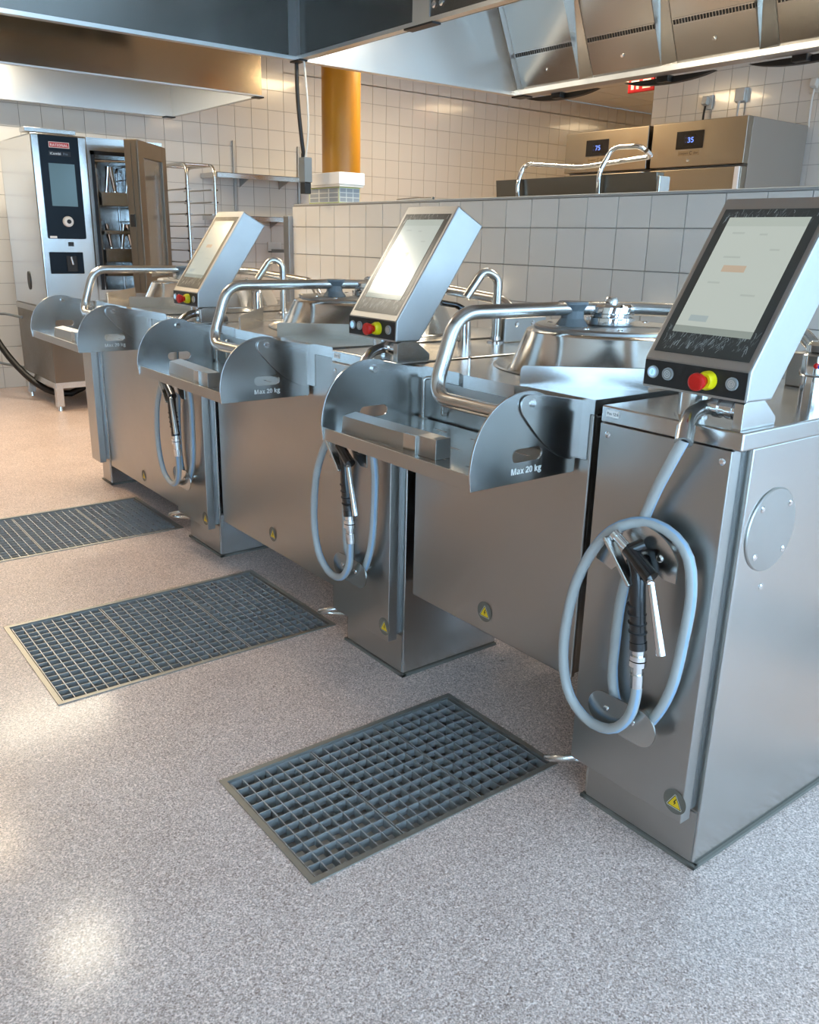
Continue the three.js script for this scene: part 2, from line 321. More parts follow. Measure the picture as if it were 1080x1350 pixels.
function makePillar(xr, w, label, opt) {
  const t = thing('service_pillar', label, 'pillar', [xr, 0, 0], opt.hose ? 'stainless pillars between the kettles' : undefined), back = opt.back;
  part(t, 'body', B(-w, 0, 0.006, 0.868, back, -0.0, 0.003), M.steelBright);
  part(t, 'kick_plate', B(-w + 0.008, -0.006, 0.012, 0.125, -0.002, 0.002), M.steel);
  part(t, 'door', B(-w - 0.012, -0.014, 0.116, 0.866, 0.014, 0.044, 0.002), M.steel);
  part(t, 'door_liner', B(-w + 0.01, -0.02, 0.13, 0.86, 0.0, 0.014), M.steelDark);
  part(t, 'sealant', [B(-w - 0.006, 0.006, 0, 0.008, -0.008, 0.006), B(-0.006, 0.006, 0, 0.008, back, 0.006), B(-w - 0.006, -w + 0.006, 0, 0.008, back, 0.006)], M.sealant, 'dark sealant bead around the foot');
  if (opt.slab) {
    part(t, 'top_slab', B(-w - 0.014, 0.002, 0.867, 0.9, -0.78, 0.042, 0.004), M.steelBright);
    decal(t, 'position_label', 0.03, 0.0135, opt.tag, [-w + 0.014, 0.8865, 0.0426], [0, 0, 0], 'small white position label');
    for (const x of [-w + 0.008, -0.03]) screw(t, x, 0.845, 0.044);
  }
  if (opt.hose) {
    // hose hooks: an arched upper plate and a rounded lower plate standing off the door
    const up = new THREE.Shape(); up.moveTo(-0.245, 0.612); up.quadraticCurveTo(-0.23, 0.706, -0.155, 0.708); up.quadraticCurveTo(-0.085, 0.706, -0.062, 0.655); up.lineTo(-0.062, 0.618); up.lineTo(-0.09, 0.618); up.quadraticCurveTo(-0.15, 0.66, -0.205, 0.6); up.closePath();
    part(t, 'hose_hook', plateZ(up, 0.085, 0.089), M.steelBright, 'arched steel plate holding the top of the hose coil');
    part(t, 'hook_standoff', [cyl(V(-0.1, 0.668, 0.043), V(-0.1, 0.668, 0.086), 0.012), cyl(V(-0.2, 0.66, 0.043), V(-0.2, 0.66, 0.086), 0.012)], M.pipe);
    const lo = slotPath(-0.153, 0.297, 0.165, 0.075, THREE.Shape);
    part(t, 'hose_hook', plateZ(lo, 0.078, 0.082), M.steelBright, 'rounded steel plate holding the bottom of the hose coil');
    part(t, 'hook_standoff', [cyl(V(-0.19, 0.305, 0.043), V(-0.19, 0.305, 0.08), 0.012), cyl(V(-0.125, 0.305, 0.043), V(-0.125, 0.305, 0.08), 0.012)], M.pipe);
    screw(t, -0.1, 0.655, 0.089, 'z', 1.1); screw(t, -0.19, 0.302, 0.082); screw(t, -0.125, 0.302, 0.082);
    sticker(t, -0.032, 0.158, 0.044);
    part(t, 'foot_bar', pipe([[-w + 0.01, 0.118, 0.0], [-w - 0.03, 0.105, 0.06], [-w - 0.075, 0.085, 0.06], [-w - 0.075, 0.07, 0.02], [-w + 0.005, 0.075, -0.05]], 0.008, 0.03, 10), M.pipe, 'bent steel loop near the floor');
  }
  if (opt.cover) {
    const c = part(t, 'cover_plate', (() => { const g = lathe([[0, 0.004], [0.078, 0.004], [0.08, 0.002], [0.08, -0.001]], 0, 0, 0, 40); g.rotateZ(-Math.PI / 2); g.translate(0, 0.705, -0.093); return g; })(), M.steel, 'round steel cover plate on the side');
    for (const [y, z] of [[0.752, -0.049], [0.749, -0.143], [0.661, -0.047], [0.659, -0.141]]) screw(c, 0.004, y, z, 'x');
    screw(t, 0, 0.592, -0.092, 'x');
  }
  return t;
}
const tagMat = print(256, 112, (x) => { x.fillStyle = '#eceae6'; x.fillRect(0, 0, 256, 112); x.fillStyle = '#2a2826'; x.font = 'bold 62px sans-serif'; x.textAlign = 'center'; x.textBaseline = 'middle'; x.fillText('Pos 12:6', 128, 58, 236); });
const tagMat2 = print(256, 112, (x) => { x.fillStyle = '#eceae6'; x.fillRect(0, 0, 256, 112); x.fillStyle = '#2a2826'; x.font = 'bold 62px sans-serif'; x.textAlign = 'center'; x.textBaseline = 'middle'; x.fillText('Pos 12', 128, 58, 236); });
const PX = [0, -0.972, -2.147];
makePillar(PX[0], 0.289, 'wide stainless pillar with a round cover plate on its side', { back: -0.74, slab: true, hose: true, cover: true, tag: tagMat });
makePillar(PX[1], 0.289, 'stainless pillar between the smallest and the middle kettle', { back: -0.36, slab: true, hose: true, tag: tagMat2 });
makePillar(PX[2], 0.289, 'stainless pillar between the middle kettle and the kettle nearest the oven', { back: -0.36, slab: true, hose: true, tag: tagMat2 });
makePillar(-3.38, 0.125, 'narrow plain stainless end pillar of the kettle row, nearest the oven', { back: -0.5 });

// ------------------------------------------------------------ kettles
const font = await new FontLoader().loadAsync('fonts/droid/droid_sans_bold.typeface.json');
function makeKettle(k) {
  const t = thing('tilting_kettle', k.label, 'kettle', [k.cx, 0, 0]), l = k.cx - k.xl, r = k.xr - k.cx, R = k.R, zc = k.zc, s = k.spout;
  part(t, 'body', B(-l + 0.006, r - 0.006, k.bottom + 0.004, 0.862, -0.8, -0.014, 0.004), M.steel);
  part(t, 'front_panel', B(-l, r, k.bottom, 0.868, -0.014, 0, 0.005), M.steel);
  part(t, 'support', B(-l - 0.03, r + 0.03, 0.62, 0.76, -0.34, -0.26), M.steelDark);
  sticker(t, k.st[0] - k.cx, k.st[1], 0, 0.026);
  const deck = poly([[-l - 0.004, 0.8], [-l - 0.004, -0.004], [-s - 0.03, -0.006], [-s, -0.018], [s, -0.018], [s + 0.03, -0.006], [r + 0.004, -0.004], [r + 0.004, 0.8]]);
  const hole = new THREE.Path(); hole.absarc(0, -zc, R + 0.035, 0, Math.PI * 2, true); deck.holes.push(hole);
  part(t, 'deck', plateY(deck, 0.868, 0.898), M.steelBright);
  part(t, 'rim', lathe([[R + 0.036, 0.868], [R + 0.04, 0.9], [R + 0.034, 0.9025], [R + 0.022, 0.893], [R + 0.01, 0.884], [R - 0.01, 0.88], [R - 0.012, 0.868]], 0, 0, zc, 64), M.steelBright);
  for (const q of [1, -1]) {
    const a = V(q * s, 0, 0.002), b = V(q * (s + k.flare[0]), 0, -k.flare[1]), d = b.clone().sub(a), n = d.length();
    const sh = poly([[0, 0], [0, 0.038], [0.006, 0.044], [n, 0.05], [n, 0]]);
    const g = plateZ(sh, -0.003, 0.003, 0.001); g.rotateY(Math.atan2(-d.z, d.x)); g.translate(a.x, 0.897, a.z);
    part(t, 'spout_cheek', g, M.steelBright, 'upright steel cheek of the pouring spout');
  }
  const lid = part(t, 'lid', lathe([[R, 0.884], [R + 0.004, 0.888], [R - 0.004, 0.896], [R * 0.86, 0.976], [R * 0.84, 0.988], [R * 0.8, 0.994], [0, 0.996]], 0, 0, zc, 72), M.lid, 'domed steel lid shaped like a flat cone');
  part(lid, 'lid_plate', lathe([[0, 1.004], [R * 0.74, 1.004], [R * 0.76, 1.0], [R * 0.76, 0.994], [0, 0.994]], 0, 0, zc, 60), M.steelDark);
  const hub = part(lid, 'hub', lathe([[0, 1.056], [0.05, 1.056], [0.058, 1.05], [0.058, 1.036], [0.05, 1.032], [0.05, 1.027], [0.06, 1.024], [0.06, 1.008], [0.056, 1.004], [0, 1.004]], 0, 0, zc, 36), M.chrome, 'stacked steel agitator coupling in the middle of the lid');
  part(hub, 'hub_knob', lathe([[0, 1.074], [0.014, 1.072], [0.018, 1.064], [0.018, 1.056], [0, 1.056]], 0, 0, zc, 18), M.pipe);
  for (const a of [0.7, 1.25, 1.9, 2.5, 3.3, -0.6, -1.6]) screw(lid, Math.cos(a) * R * 0.6, 1.004, zc + Math.sin(a) * R * 0.6, 'y', 1.25);
  part(lid, 'grip_block', lathe([[0, 1.062], [0.036, 1.062], [0.037, 1.056], [0.027, 1.04], [0.028, 1.022], [0.04, 1.006], [0.04, 1.002], [0, 1.002]], k.arm, 0, -0.285 + k.grip, 30), M.grey, 'grey waisted plastic block clamping the handle tube');
  const arm = k.arm, zj = -0.285 + k.grip;
  part(lid, 'handle', pipe([[k.bar, 0.866, 0.15], [arm, 0.866, 0.15], [arm + 0.002, 1.046, 0.09], [arm, 1.046, zj], [arm + 0.05, 1.046, zj - 0.13], [arm + 0.2, 1.044, zj - 0.26], [k.hinge - 0.06, 1.02, -0.6], [k.hinge, 0.965, -0.6]], 0.0165, 0.055, 16), M.pipe, 'bent steel tube handle reaching over the lid to the front');
  const br = part(t, 'hinge_bracket', B(k.hinge - 0.035, k.hinge + 0.03, 0.9, 0.975, -0.7, -0.52, 0.004), M.steel);
  for (const [y, z] of [[0.955, -0.57], [0.955, -0.64]]) screw(br, k.hinge + 0.03, y, z, 'x', 1.3);
  part(t, 'guide_rod', [pipe([[-l + 0.05, 0.77, 0.008], [-l + 0.05, 0.77, 0.018], [-l + 0.05, 0.87, 0.018], [-l + 0.05, 0.87, 0.002]], 0.005, 0.01, 8), pipe([[-l + 0.12, 0.79, 0.002], [-l + 0.12, 0.79, 0.014], [-l + 0.12, 0.85, 0.014], [-l + 0.12, 0.85, 0.002]], 0.005, 0.01, 8)], M.pipe);
  return t;
}
const K = [
  { label: 'smallest stainless tilting kettle, beside the wide pillar with the round cover plate', xl: -0.938, xr: -0.356, bottom: 0.268, cx: -0.655, R: 0.245, zc: -0.385, spout: 0.085, flare: [0.205, 0.18], arm: -0.035, bar: 0.2, grip: 0, hinge: 0.44, st: [-0.645, 0.325] },
  { label: 'middle stainless tilting kettle of the row with its lid closed', xl: -2.118, xr: -1.333, bottom: 0.155, cx: -1.785, R: 0.315, zc: -0.44, spout: 0.13, flare: [0.25, 0.22], arm: -0.03, bar: 0.28, grip: -0.03, hinge: 0.585, st: [-1.724, 0.217] },
  { label: 'stainless tilting kettle at the end of the row nearest the combi oven', xl: -3.37, xr: -2.548, bottom: 0.1, cx: -3.08, R: 0.315, zc: -0.44, spout: 0.14, flare: [0.25, 0.22], arm: -0.03, bar: 0.28, grip: -0.03, hinge: 0.705, st: [-2.928, 0.151] },
];
K.forEach(makeKettle);

// ------------------------------------------------------------ hinged shelves in front of the kettles
const TR = [[-0.918, -0.392], [-2.088, -1.458], [-3.395, -2.732]];
function sideOutline() {
  const s = new THREE.Shape(); s.moveTo(0.008, 0.742); s.lineTo(0.296, 0.742); s.lineTo(0.3, 0.775);
  s.bezierCurveTo(0.298, 0.86, 0.245, 0.922, 0.16, 0.924); s.bezierCurveTo(0.1, 0.924, 0.06, 0.88, 0.008, 0.79); s.closePath();
  s.holes.push(slotPath(0.15, 0.797, 0.082, 0.027)); return s;
}
TR.forEach(([xl, xr], i) => {
  const t = thing('hinged_shelf', ['steel work shelf reading Max 20 kg on the smallest kettle, beside the wide pillar', 'steel work shelf reading Max 20 kg hung on the middle kettle', 'steel work shelf reading Max 20 kg on the kettle nearest the oven'][i], 'shelf', [(xl + xr) / 2, 0, 0]);
  const w = (xr - xl) / 2;
  for (const q of [-1, 1]) {
    const p = part(t, 'side_plate', plateX(sideOutline(), q * w - 0.0022, q * w + 0.0022, 0.0006), M.plate);
    if (q > 0) {
      const g = new TextGeometry('Max 20 kg', { font, size: 0.0128, depth: 0.0008, curveSegments: 3 }); g.computeBoundingBox(); const c = g.boundingBox; g.translate(-(c.min.x + c.max.x) / 2, 0, 0); g.rotateY(Math.PI / 2); g.translate(q * w + 0.0022, 0.76, 0.15);
      part(p, 'lettering', g, M.offWhite, 'cut lettering reading Max 20 kg');
    }
    // bracket: a rounded plate bolted to the kettle front
    const s = new THREE.Shape(); s.moveTo(0.0, 0.772); s.lineTo(0.0, 0.893); s.bezierCurveTo(0.06, 0.9, 0.1, 0.914, 0.158, 0.917); s.bezierCurveTo(0.182, 0.917, 0.186, 0.895, 0.172, 0.878); s.bezierCurveTo(0.13, 0.83, 0.09, 0.79, 0.03, 0.772); s.closePath();
    const b = part(t, 'bracket', [plateX(s, q * (w + 0.004), q * (w + 0.004) + 0.004, 0.0005), B(q * w + (q > 0 ? 0.004 : -0.03), q * w + (q > 0 ? 0.03 : -0.004), 0.772, 0.893, 0.0, 0.005)], M.steelBright);
    const kn = part(b, 'pivot_bolt', cyl(V(q * w - 0.006, 0.9, 0.15), V(q * w + 0.009, 0.9, 0.15), 0.009, 0.009, 14), M.chrome);
    part(kn, 'pivot_nut', cyl(V(q * w - 0.01, 0.9, 0.15), V(q * w - 0.004, 0.9, 0.15), 0.013, 0.013, 6), M.chrome);
  }
  const fl = poly([[-w, -0.29], [w, -0.29], [w, -0.012], [-w, -0.012]]);
  const slots = [[-0.1, -0.07], [0.03, -0.07], [0.17, -0.07], [-0.1, -0.15], [0.05, -0.16], [0.19, -0.15], [0.1, -0.24], [0.21, -0.24]];
  for (const [x, y] of slots) if (Math.abs(x) < w - 0.05) fl.holes.push(rectPath(x - 0.024, x + 0.024, y - 0.003, y + 0.003));
  part(t, 'shelf_plate', plateY(fl, 0.766, 0.769), M.steelBright);
  part(t, 'front_lip', B(-w, w, 0.742, 0.772, 0.29, 0.294, 0.001), M.steel);
  part(t, 'rear_lip', B(-w, w, 0.74, 0.766, 0.012, 0.015), M.steel);
  // angled steel stop lying on the shelf
  const a = [[-0.705, 0.25, 0.335], [-1.75, 0.25, 0.34], [-2.965, 0.25, 0.34]][i];
  const st = thing('stop_block', ['long folded steel stop on the shelf of the smallest kettle', 'folded steel stop on the shelf of the middle kettle', 'folded steel stop on the shelf nearest the oven'][i], 'stop block', [a[0], 0.769, a[1]]);
  st.rotation.y = [0.03, -0.06, 0.03][i];
  const hw = a[2] / 2;
  part(st, 'channel', [plateX(poly([[-0.022, 0], [-0.022, 0.042], [0.014, 0.036], [0.018, 0]]), -hw, hw - 0.06, 0.001), B(hw - 0.06, hw, 0, 0.042, -0.022, 0.018, 0.001)], M.steel);
  part(st, 'end_plate', B(hw - 0.1, hw - 0.06, 0, 0.04, 0.018, 0.023), M.steelBright);
});

// ------------------------------------------------------------ control panels
function screenMat(seedOff) {
  return new THREE.MeshPhysicalMaterial({ roughness: 0.16, clearcoat: 0.7, clearcoatRoughness: 0.06, color: 0x1b1c1c, emissive: 0xffffff, emissiveIntensity: 0.8, emissiveMap: canvas(512, 768, (x, w, h) => {
    x.fillStyle = '#c6d0c8'; x.fillRect(0, 0, w, h); x.fillStyle = '#bac5bc'; x.fillRect(0, 0, w, 60); x.fillStyle = '#98a39c'; x.fillRect(0, h - 44, w, 44);
    x.fillStyle = '#d0743e'; x.globalAlpha = 0.3; x.fillRect(120 + seedOff * 14, 320, 150, 44); x.globalAlpha = 0.3; x.fillStyle = '#6f8ca6'; x.fillRect(70, h - 116, 120, 40);
    x.globalAlpha = 0.14; x.fillStyle = '#56645e'; for (const [a, b, c] of [[70, 100, 80], [250, 108, 50], [360, 206, 60], [90, 260, 110], [70, 430, 80], [320, 500, 90]]) x.fillRect(a, b, c, 12); x.globalAlpha = 1;
  }) });
}
const filmMat = print(512, 768, (x, w, h) => {                       // black glass rim under wrinkled protective film
  x.fillStyle = '#3f3e3a'; x.fillRect(0, 0, w, h);
  for (let i = 0; i < 300; i++) { const top = i % 4 === 0; const px = 20 + rnd() * (w - 40), py = top ? 20 + rnd() * 60 : h - 130 + rnd() * 115, l = 8 + rnd() * 34; x.strokeStyle = `rgba(205,208,204,${0.25 + rnd() * 0.65})`; x.lineWidth = 0.7 + rnd() * rnd() * 5; x.beginPath(); x.moveTo(px, py); x.quadraticCurveTo(px + rnd() * 10, py - l * 0.5, px + rnd() * 22 - 6, py - l); x.stroke(); }
  for (let i = 0; i < 9; i++) { x.fillStyle = 'rgba(200,202,196,0.6)'; x.fillRect(50 + i * 48 + rnd() * 8, 44 + rnd() * 6, 24 + rnd() * 14, 10); }
}, { roughness: 0.3 });
const P5 = [[0.043, 1.003], [0.045, 0.951], [-0.032, 0.949], [-0.232, 1.235], [-0.148, 1.281]];   // side outline (z, y)
const iconMat = ['#e8f6ff', '#c8c6c0', '#c8b8ac'].map((c, k) => print(128, 128, (x) => {
  x.fillStyle = '#8b8984'; x.fillRect(0, 0, 128, 128); x.strokeStyle = c; x.lineWidth = 9; x.beginPath(); x.arc(64, 64, 40, 0, 7); x.stroke();
  if (k === 0) { x.fillStyle = '#bfe6ff'; x.fill(); x.fillStyle = '#5a7484'; x.fillRect(59, 40, 10, 48); } else if (k === 1) { x.beginPath(); x.arc(64, 64, 18, 0, 7); x.stroke(); } else { x.beginPath(); x.arc(64, 64, 22, 0, 7); x.stroke(); x.fillStyle = c; x.fillRect(40, 60, 48, 8); }
}, k === 0 ? { emissive: 0x9fd8ff, emissiveIntensity: 0.5 } : {}));
function makePanel(xr, i) {
  const t = thing('control_panel', ['large touchscreen panel on the wide pillar with the round cover plate', 'touchscreen panel on the pillar between the smallest and the middle kettle', 'touchscreen panel on the pillar between the middle and the oven-side kettle'][i], 'control panel', [xr, 0.9, 0]);
  const x0 = -0.213, x1 = 0.0, sh = poly(P5.map(([z, y]) => [z, y - 0.9]));
  part(t, 'housing', plateX(sh, x0, x1, 0.004), M.housing);
  part(t, 'post', lathe([[0.03, 0], [0.03, 0.003], [0.026, 0.004], [0.026, 0.056], [0, 0.056]], -0.145, 0, -0.02, 28), M.pipe);
  const a = V(0, P5[0][1] - 0.9, P5[0][0]), b = V(0, P5[4][1] - 0.9, P5[4][0]), d = b.clone().sub(a), L = d.length(), ang = -Math.atan2(-d.z, d.y), c = a.clone().add(b).multiplyScalar(0.5), n = V(0, -d.z / L, d.y / L).normalize();
  const at = (u, v, o) => [(x0 + x1) / 2 + u, c.y + d.y / L * v + n.y * o, c.z + d.z / L * v + n.z * o];
  decal(t, 'screen_rim', 0.19, L - 0.038, filmMat, at(0, -0.004, 0.0006), [ang, 0, 0], 'dark glass rim under wrinkled clear film');
  decal(t, 'screen', 0.155, (L - 0.038) * 0.8, screenMat(i), at(0, 0.008, 0.0014), [ang, 0, 0], 'pale glowing touchscreen');
  part(t, 'button_face', plateZ((() => { const s = new THREE.Shape(); s.moveTo(x0 + 0.004, 0.055); s.lineTo(x1 - 0.004, 0.055); s.lineTo(x1 - 0.004, 0.1); s.lineTo(x0 + 0.004, 0.1); s.closePath(); return s; })(), 0.0446, 0.0456), M.face, 'dark strip carrying the push buttons');
  const y = 0.079;
  [[-0.19, 0], [-0.158, 1], [-0.03, 2]].forEach(([x, k]) => {
    const bt = part(t, 'push_button', cyl(V(x, y, 0.045), V(x, y, 0.049), 0.0115, 0.0108, 22), M.greyLight);
    const g = new THREE.CircleGeometry(0.0095, 22); g.userData.keep = true; part(bt, 'button_icon', g, iconMat[k]).position.set(x, y, 0.0492);
  });
  const e = part(t, 'emergency_stop', (() => { const g = lathe([[0, 0.042], [0.01, 0.0418], [0.0145, 0.039], [0.0155, 0.034], [0.0125, 0.024], [0.008, 0.02], [0.008, 0.0], [0, 0]], 0, 0, 0, 26); g.rotateX(Math.PI / 2); g.translate(-0.075, y, 0.046); return g; })(), M.red, 'red mushroom emergency stop');
  part(e, 'collar', (() => { const g = lathe([[0.009, 0.016], [0.0135, 0.016], [0.0165, 0.008], [0.0165, 0], [0.009, 0]], 0, 0, 0, 26); g.rotateX(Math.PI / 2); g.translate(-0.075, y, 0.046); return g; })(), M.yellow, 'yellow collar');
}
PX.forEach(makePanel);

// ------------------------------------------------------------ rinse hoses with spray guns
const hoseMat = new THREE.MeshPhysicalMaterial({ roughness: 0.42, clearcoat: 0.15, map: (() => {
  const t = canvas(1024, 64, (x) => { x.fillStyle = '#a9a9a5'; x.fillRect(0, 0, 1024, 64); for (const y of [10, 42]) { x.fillStyle = '#8fa8c0'; x.fillRect(0, y, 1024, 7); } x.fillStyle = '#2f76b8'; x.font = 'bold 9px sans-serif'; for (const y of [17, 49]) for (let i = 0; i < 13; i++) x.fillText(i % 4 === 3 ? '▲' : '▪▪▪▪▪▪▪', i * 80, y); });
  t.wrapS = t.wrapT = THREE.RepeatWrapping; t.repeat.set(3, 1); return t;
})() });
function makeHose(xr, i) {
  const t = thing('spray_hose', ['coiled grey rinse hose with black spray gun on the wide pillar with cover plate', 'coiled grey rinse hose with black spray gun between the smallest and the middle kettle', 'coiled grey rinse hose with black spray gun between the middle and the oven-side kettle'][i], 'hose', [xr, 0, 0]);
  const dx = i ? -0.012 : 0, b = i > 0;
  const pts = [[-0.08, 0.88, 0.089], [-0.096, 0.84, 0.092], [-0.127, 0.778, 0.084], [-0.156, 0.712, 0.072], [-0.176, 0.652, 0.064], [-0.19, 0.585, 0.06], [-0.199, 0.517, 0.06], [-0.201, 0.434, 0.06], [-0.199, 0.366, 0.06], [-0.183, 0.312, 0.06], [-0.153, 0.276, 0.06],
    [-0.118, 0.285, 0.062], [-0.085, 0.33, 0.064], [-0.058, 0.401, 0.066], [-0.045, 0.5, 0.068], [-0.04, 0.607, 0.07], [-0.056, 0.672, 0.072], [-0.096, 0.704, 0.074], [-0.149, 0.711, 0.082], [-0.205, 0.682, 0.1], [-0.26, 0.585, 0.112], [-0.287, 0.46, 0.112], [-0.287, 0.36, 0.108], [-0.262, 0.296, 0.104], [-0.213, 0.266, 0.1], [-0.158, 0.277, 0.1], [-0.118, 0.325, 0.103], [-0.104, 0.392, 0.108], [-0.106, 0.432, 0.11]];
  if (b) for (let k = 11; k < 18; k++) pts[k][0] -= 0.004;
  const g = tube(pts.map((p) => V(p[0] + (b && p[1] < 0.7 ? dx * 0.5 : 0), p[1], p[2])), 0.0105, 14, true); g.userData.keep = true;
  part(t, 'hose', g, hoseMat);
  // chrome coupling: block on the slab, swivel, elbow, crimp
  const el = part(t, 'elbow', pipe([[-0.07, 0.926, 0.0], [-0.104, 0.926, 0.003], [-0.1, 0.915, 0.056], [-0.081, 0.882, 0.087]], 0.0135, 0.03, 16), M.pipe, 'bent steel pipe elbow feeding the hose');
  part(el, 'swivel', [cyl(V(-0.03, 0.928, 0), V(-0.044, 0.928, 0), 0.016), cyl(V(-0.044, 0.928, 0), V(-0.058, 0.928, 0), 0.0185, 0.0185, 8), cyl(V(-0.058, 0.928, 0), V(-0.072, 0.928, 0), 0.015), cyl(V(-0.072, 0.928, 0), V(-0.083, 0.928, 0), 0.0185), cyl(V(-0.083, 0.928, 0), V(-0.092, 0.928, 0), 0.0155)], M.chrome);
  part(el, 'crimp', cyl(V(-0.09, 0.898, 0.072), V(-0.078, 0.875, 0.092), 0.016), M.pipe);
  part(t, 'inlet_block', plateX(poly([[0.03, 0.9], [0.03, 0.945], [0.005, 0.957], [-0.02, 0.957], [-0.075, 0.915], [-0.075, 0.9]]), -0.03, -0.012, 0.0008), M.steelBright, 'folded steel bracket holding the hose inlet');
  // spray gun hanging from the hook
  const gx = -0.118, gz = 0.112;
  const gun = part(t, 'gun_body', [tube([V(gx + 0.008, 0.49, gz), V(gx + 0.002, 0.54, gz + 0.002), V(gx - 0.004, 0.585, gz + 0.002), V(gx - 0.012, 0.632, gz), V(gx - 0.022, 0.65, gz)], 0.0155, 14), cyl(V(gx + 0.028, 0.628, gz + 0.01), V(gx - 0.034, 0.665, gz + 0.004), 0.015, 0.013), cyl(V(gx - 0.03, 0.662, gz + 0.006), V(gx - 0.012, 0.676, gz - 0.014), 0.0125), cyl(V(gx + 0.008, 0.492, gz), V(gx + 0.01, 0.477, gz), 0.0165)], M.blackGloss, 'black grip of the spray gun');
  for (let k = 0; k < 4; k++) part(gun, 'grip_rib', (() => { const q = new THREE.TorusGeometry(0.0155, 0.0025, 8, 18); q.rotateX(Math.PI / 2); q.translate(gx + 0.005 - k * 0.003, 0.512 + k * 0.017, gz + 0.001); return q; })(), M.black);
  part(gun, 'trigger', (() => { const a = V(gx + 0.036, 0.622, gz + 0.02), c = V(gx + 0.078, 0.5, gz + 0.026); return [cyl(a, c, 0.0065, 0.0085, 12), cyl(a, V(gx + 0.018, 0.632, gz + 0.01), 0.0065)]; })(), M.chrome, 'shiny metal trigger lever');
  part(gun, 'spray_head', [cyl(V(gx - 0.03, 0.663, gz + 0.004), V(gx - 0.06, 0.681, gz + 0.006), 0.0085), cyl(V(gx - 0.058, 0.68, gz + 0.006), V(gx - 0.066, 0.685, gz + 0.006), 0.012)], M.chrome);
  part(gun, 'flat_guard', (() => { const q = B(-0.004, 0.004, -0.052, 0.05, -0.012, 0.012, 0.003); q.rotateZ(0.72); q.translate(gx - 0.045, 0.64, gz + 0.012); return q; })(), M.pipe, 'flat steel strip under the spray head');
  part(t, 'coupling', [cyl(V(gx + 0.011, 0.478, gz), V(gx + 0.0115, 0.466, gz), 0.0125), cyl(V(gx + 0.0115, 0.466, gz), V(gx + 0.012, 0.457, gz), 0.0165), cyl(V(gx + 0.012, 0.455, gz), V(gx + 0.012, 0.445, gz), 0.0165), cyl(V(gx + 0.012, 0.447, gz), V(gx + 0.0125, 0.428, gz - 0.001), 0.0115, 0.0115, 8), cyl(V(gx + 0.0125, 0.428, gz - 0.001), V(gx + 0.013, 0.4, gz - 0.003), 0.0135)], M.chrome, 'shiny hose coupling');
}
PX.forEach(makeHose);

// ------------------------------------------------------------ taps on the pillars
function makeTap(x, z, label, big) {
  const t = thing('mixer_tap', label, 'tap', [x, 0.9, z], big ? undefined : 'swivel taps on the pillars');
  if (big) {
    part(t, 'body', lathe([[0, 0], [0.028, 0], [0.028, 0.06], [0.031, 0.064], [0.031, 0.1], [0.024, 0.106], [0, 0.108]], 0, 0, 0, 30), M.chrome);
    part(t, 'cap', lathe([[0, 0.128], [0.02, 0.127], [0.027, 0.12], [0.027, 0.108], [0, 0.107]], 0, 0, 0, 30), M.chrome);
    part(t, 'temperature_dot', (() => { const g = new THREE.SphereGeometry(0.0055, 14, 10); g.scale(1, 1, 0.5); g.rotateY(0.5); g.translate(0.011, 0.083, 0.029); return g; })(), M.red, 'red dot on the chrome body');
    part(t, 'temperature_dot', (() => { const g = new THREE.SphereGeometry(0.0055, 14, 10); g.scale(1, 1, 0.5); g.rotateY(0.7); g.translate(0.017, 0.082, 0.026); return g; })(), M.blue, 'blue dot on the chrome body');
    part(t, 'lever', [cyl(V(0.006, 0.125, -0.004), V(0.03, 0.235, -0.03), 0.016, 0.02), cyl(V(-0.033, 0.066, 0.0), V(-0.0, 0.066, 0.0), 0.009)], M.chrome);
    part(t, 'spout', pipe([[0.02, 0.085, 0], [0.14, 0.1, -0.02], [0.2, 0.07, -0.02]], 0.012, 0.03), M.chrome);
    return;
  }
  part(t, 'spout', pipe([[0, 0, 0], [0, 0.195, 0.0], [-0.02, 0.215, 0.04], [-0.035, 0.135, 0.095]], 0.0135, 0.05), M.pipe, 'arched swivel spout tube');
  part(t, 'flange', lathe([[0, 0], [0.026, 0], [0.026, 0.005], [0.017, 0.009], [0.017, 0.02], [0, 0.02]], 0, 0, 0, 24), M.chrome);
  const m = part(t, 'mixer_body', [cyl(V(-0.03, 0, 0.1), V(-0.03, 0.085, 0.1), 0.02, 0.018), cyl(V(-0.03, 0.085, 0.1), V(-0.03, 0.1, 0.1), 0.021, 0.014)], M.chrome, 'chrome mixer body');
  part(m, 'lever', pipe([[-0.03, 0.098, 0.1], [-0.045, 0.112, 0.12], [-0.06, 0.12, 0.17]], 0.009, 0.01, 10), M.blackGloss, 'dark glossy lever');
}
makeTap(-0.07, -0.31, 'chrome lever tap with red dot on the wide pillar', true);
makeTap(-1.19, -0.5, 'arched swivel tap on the pillar between the smallest and the middle kettle');
makeTap(-2.36, -0.42, 'arched swivel tap on the pillar between the middle and the oven-side kettle');

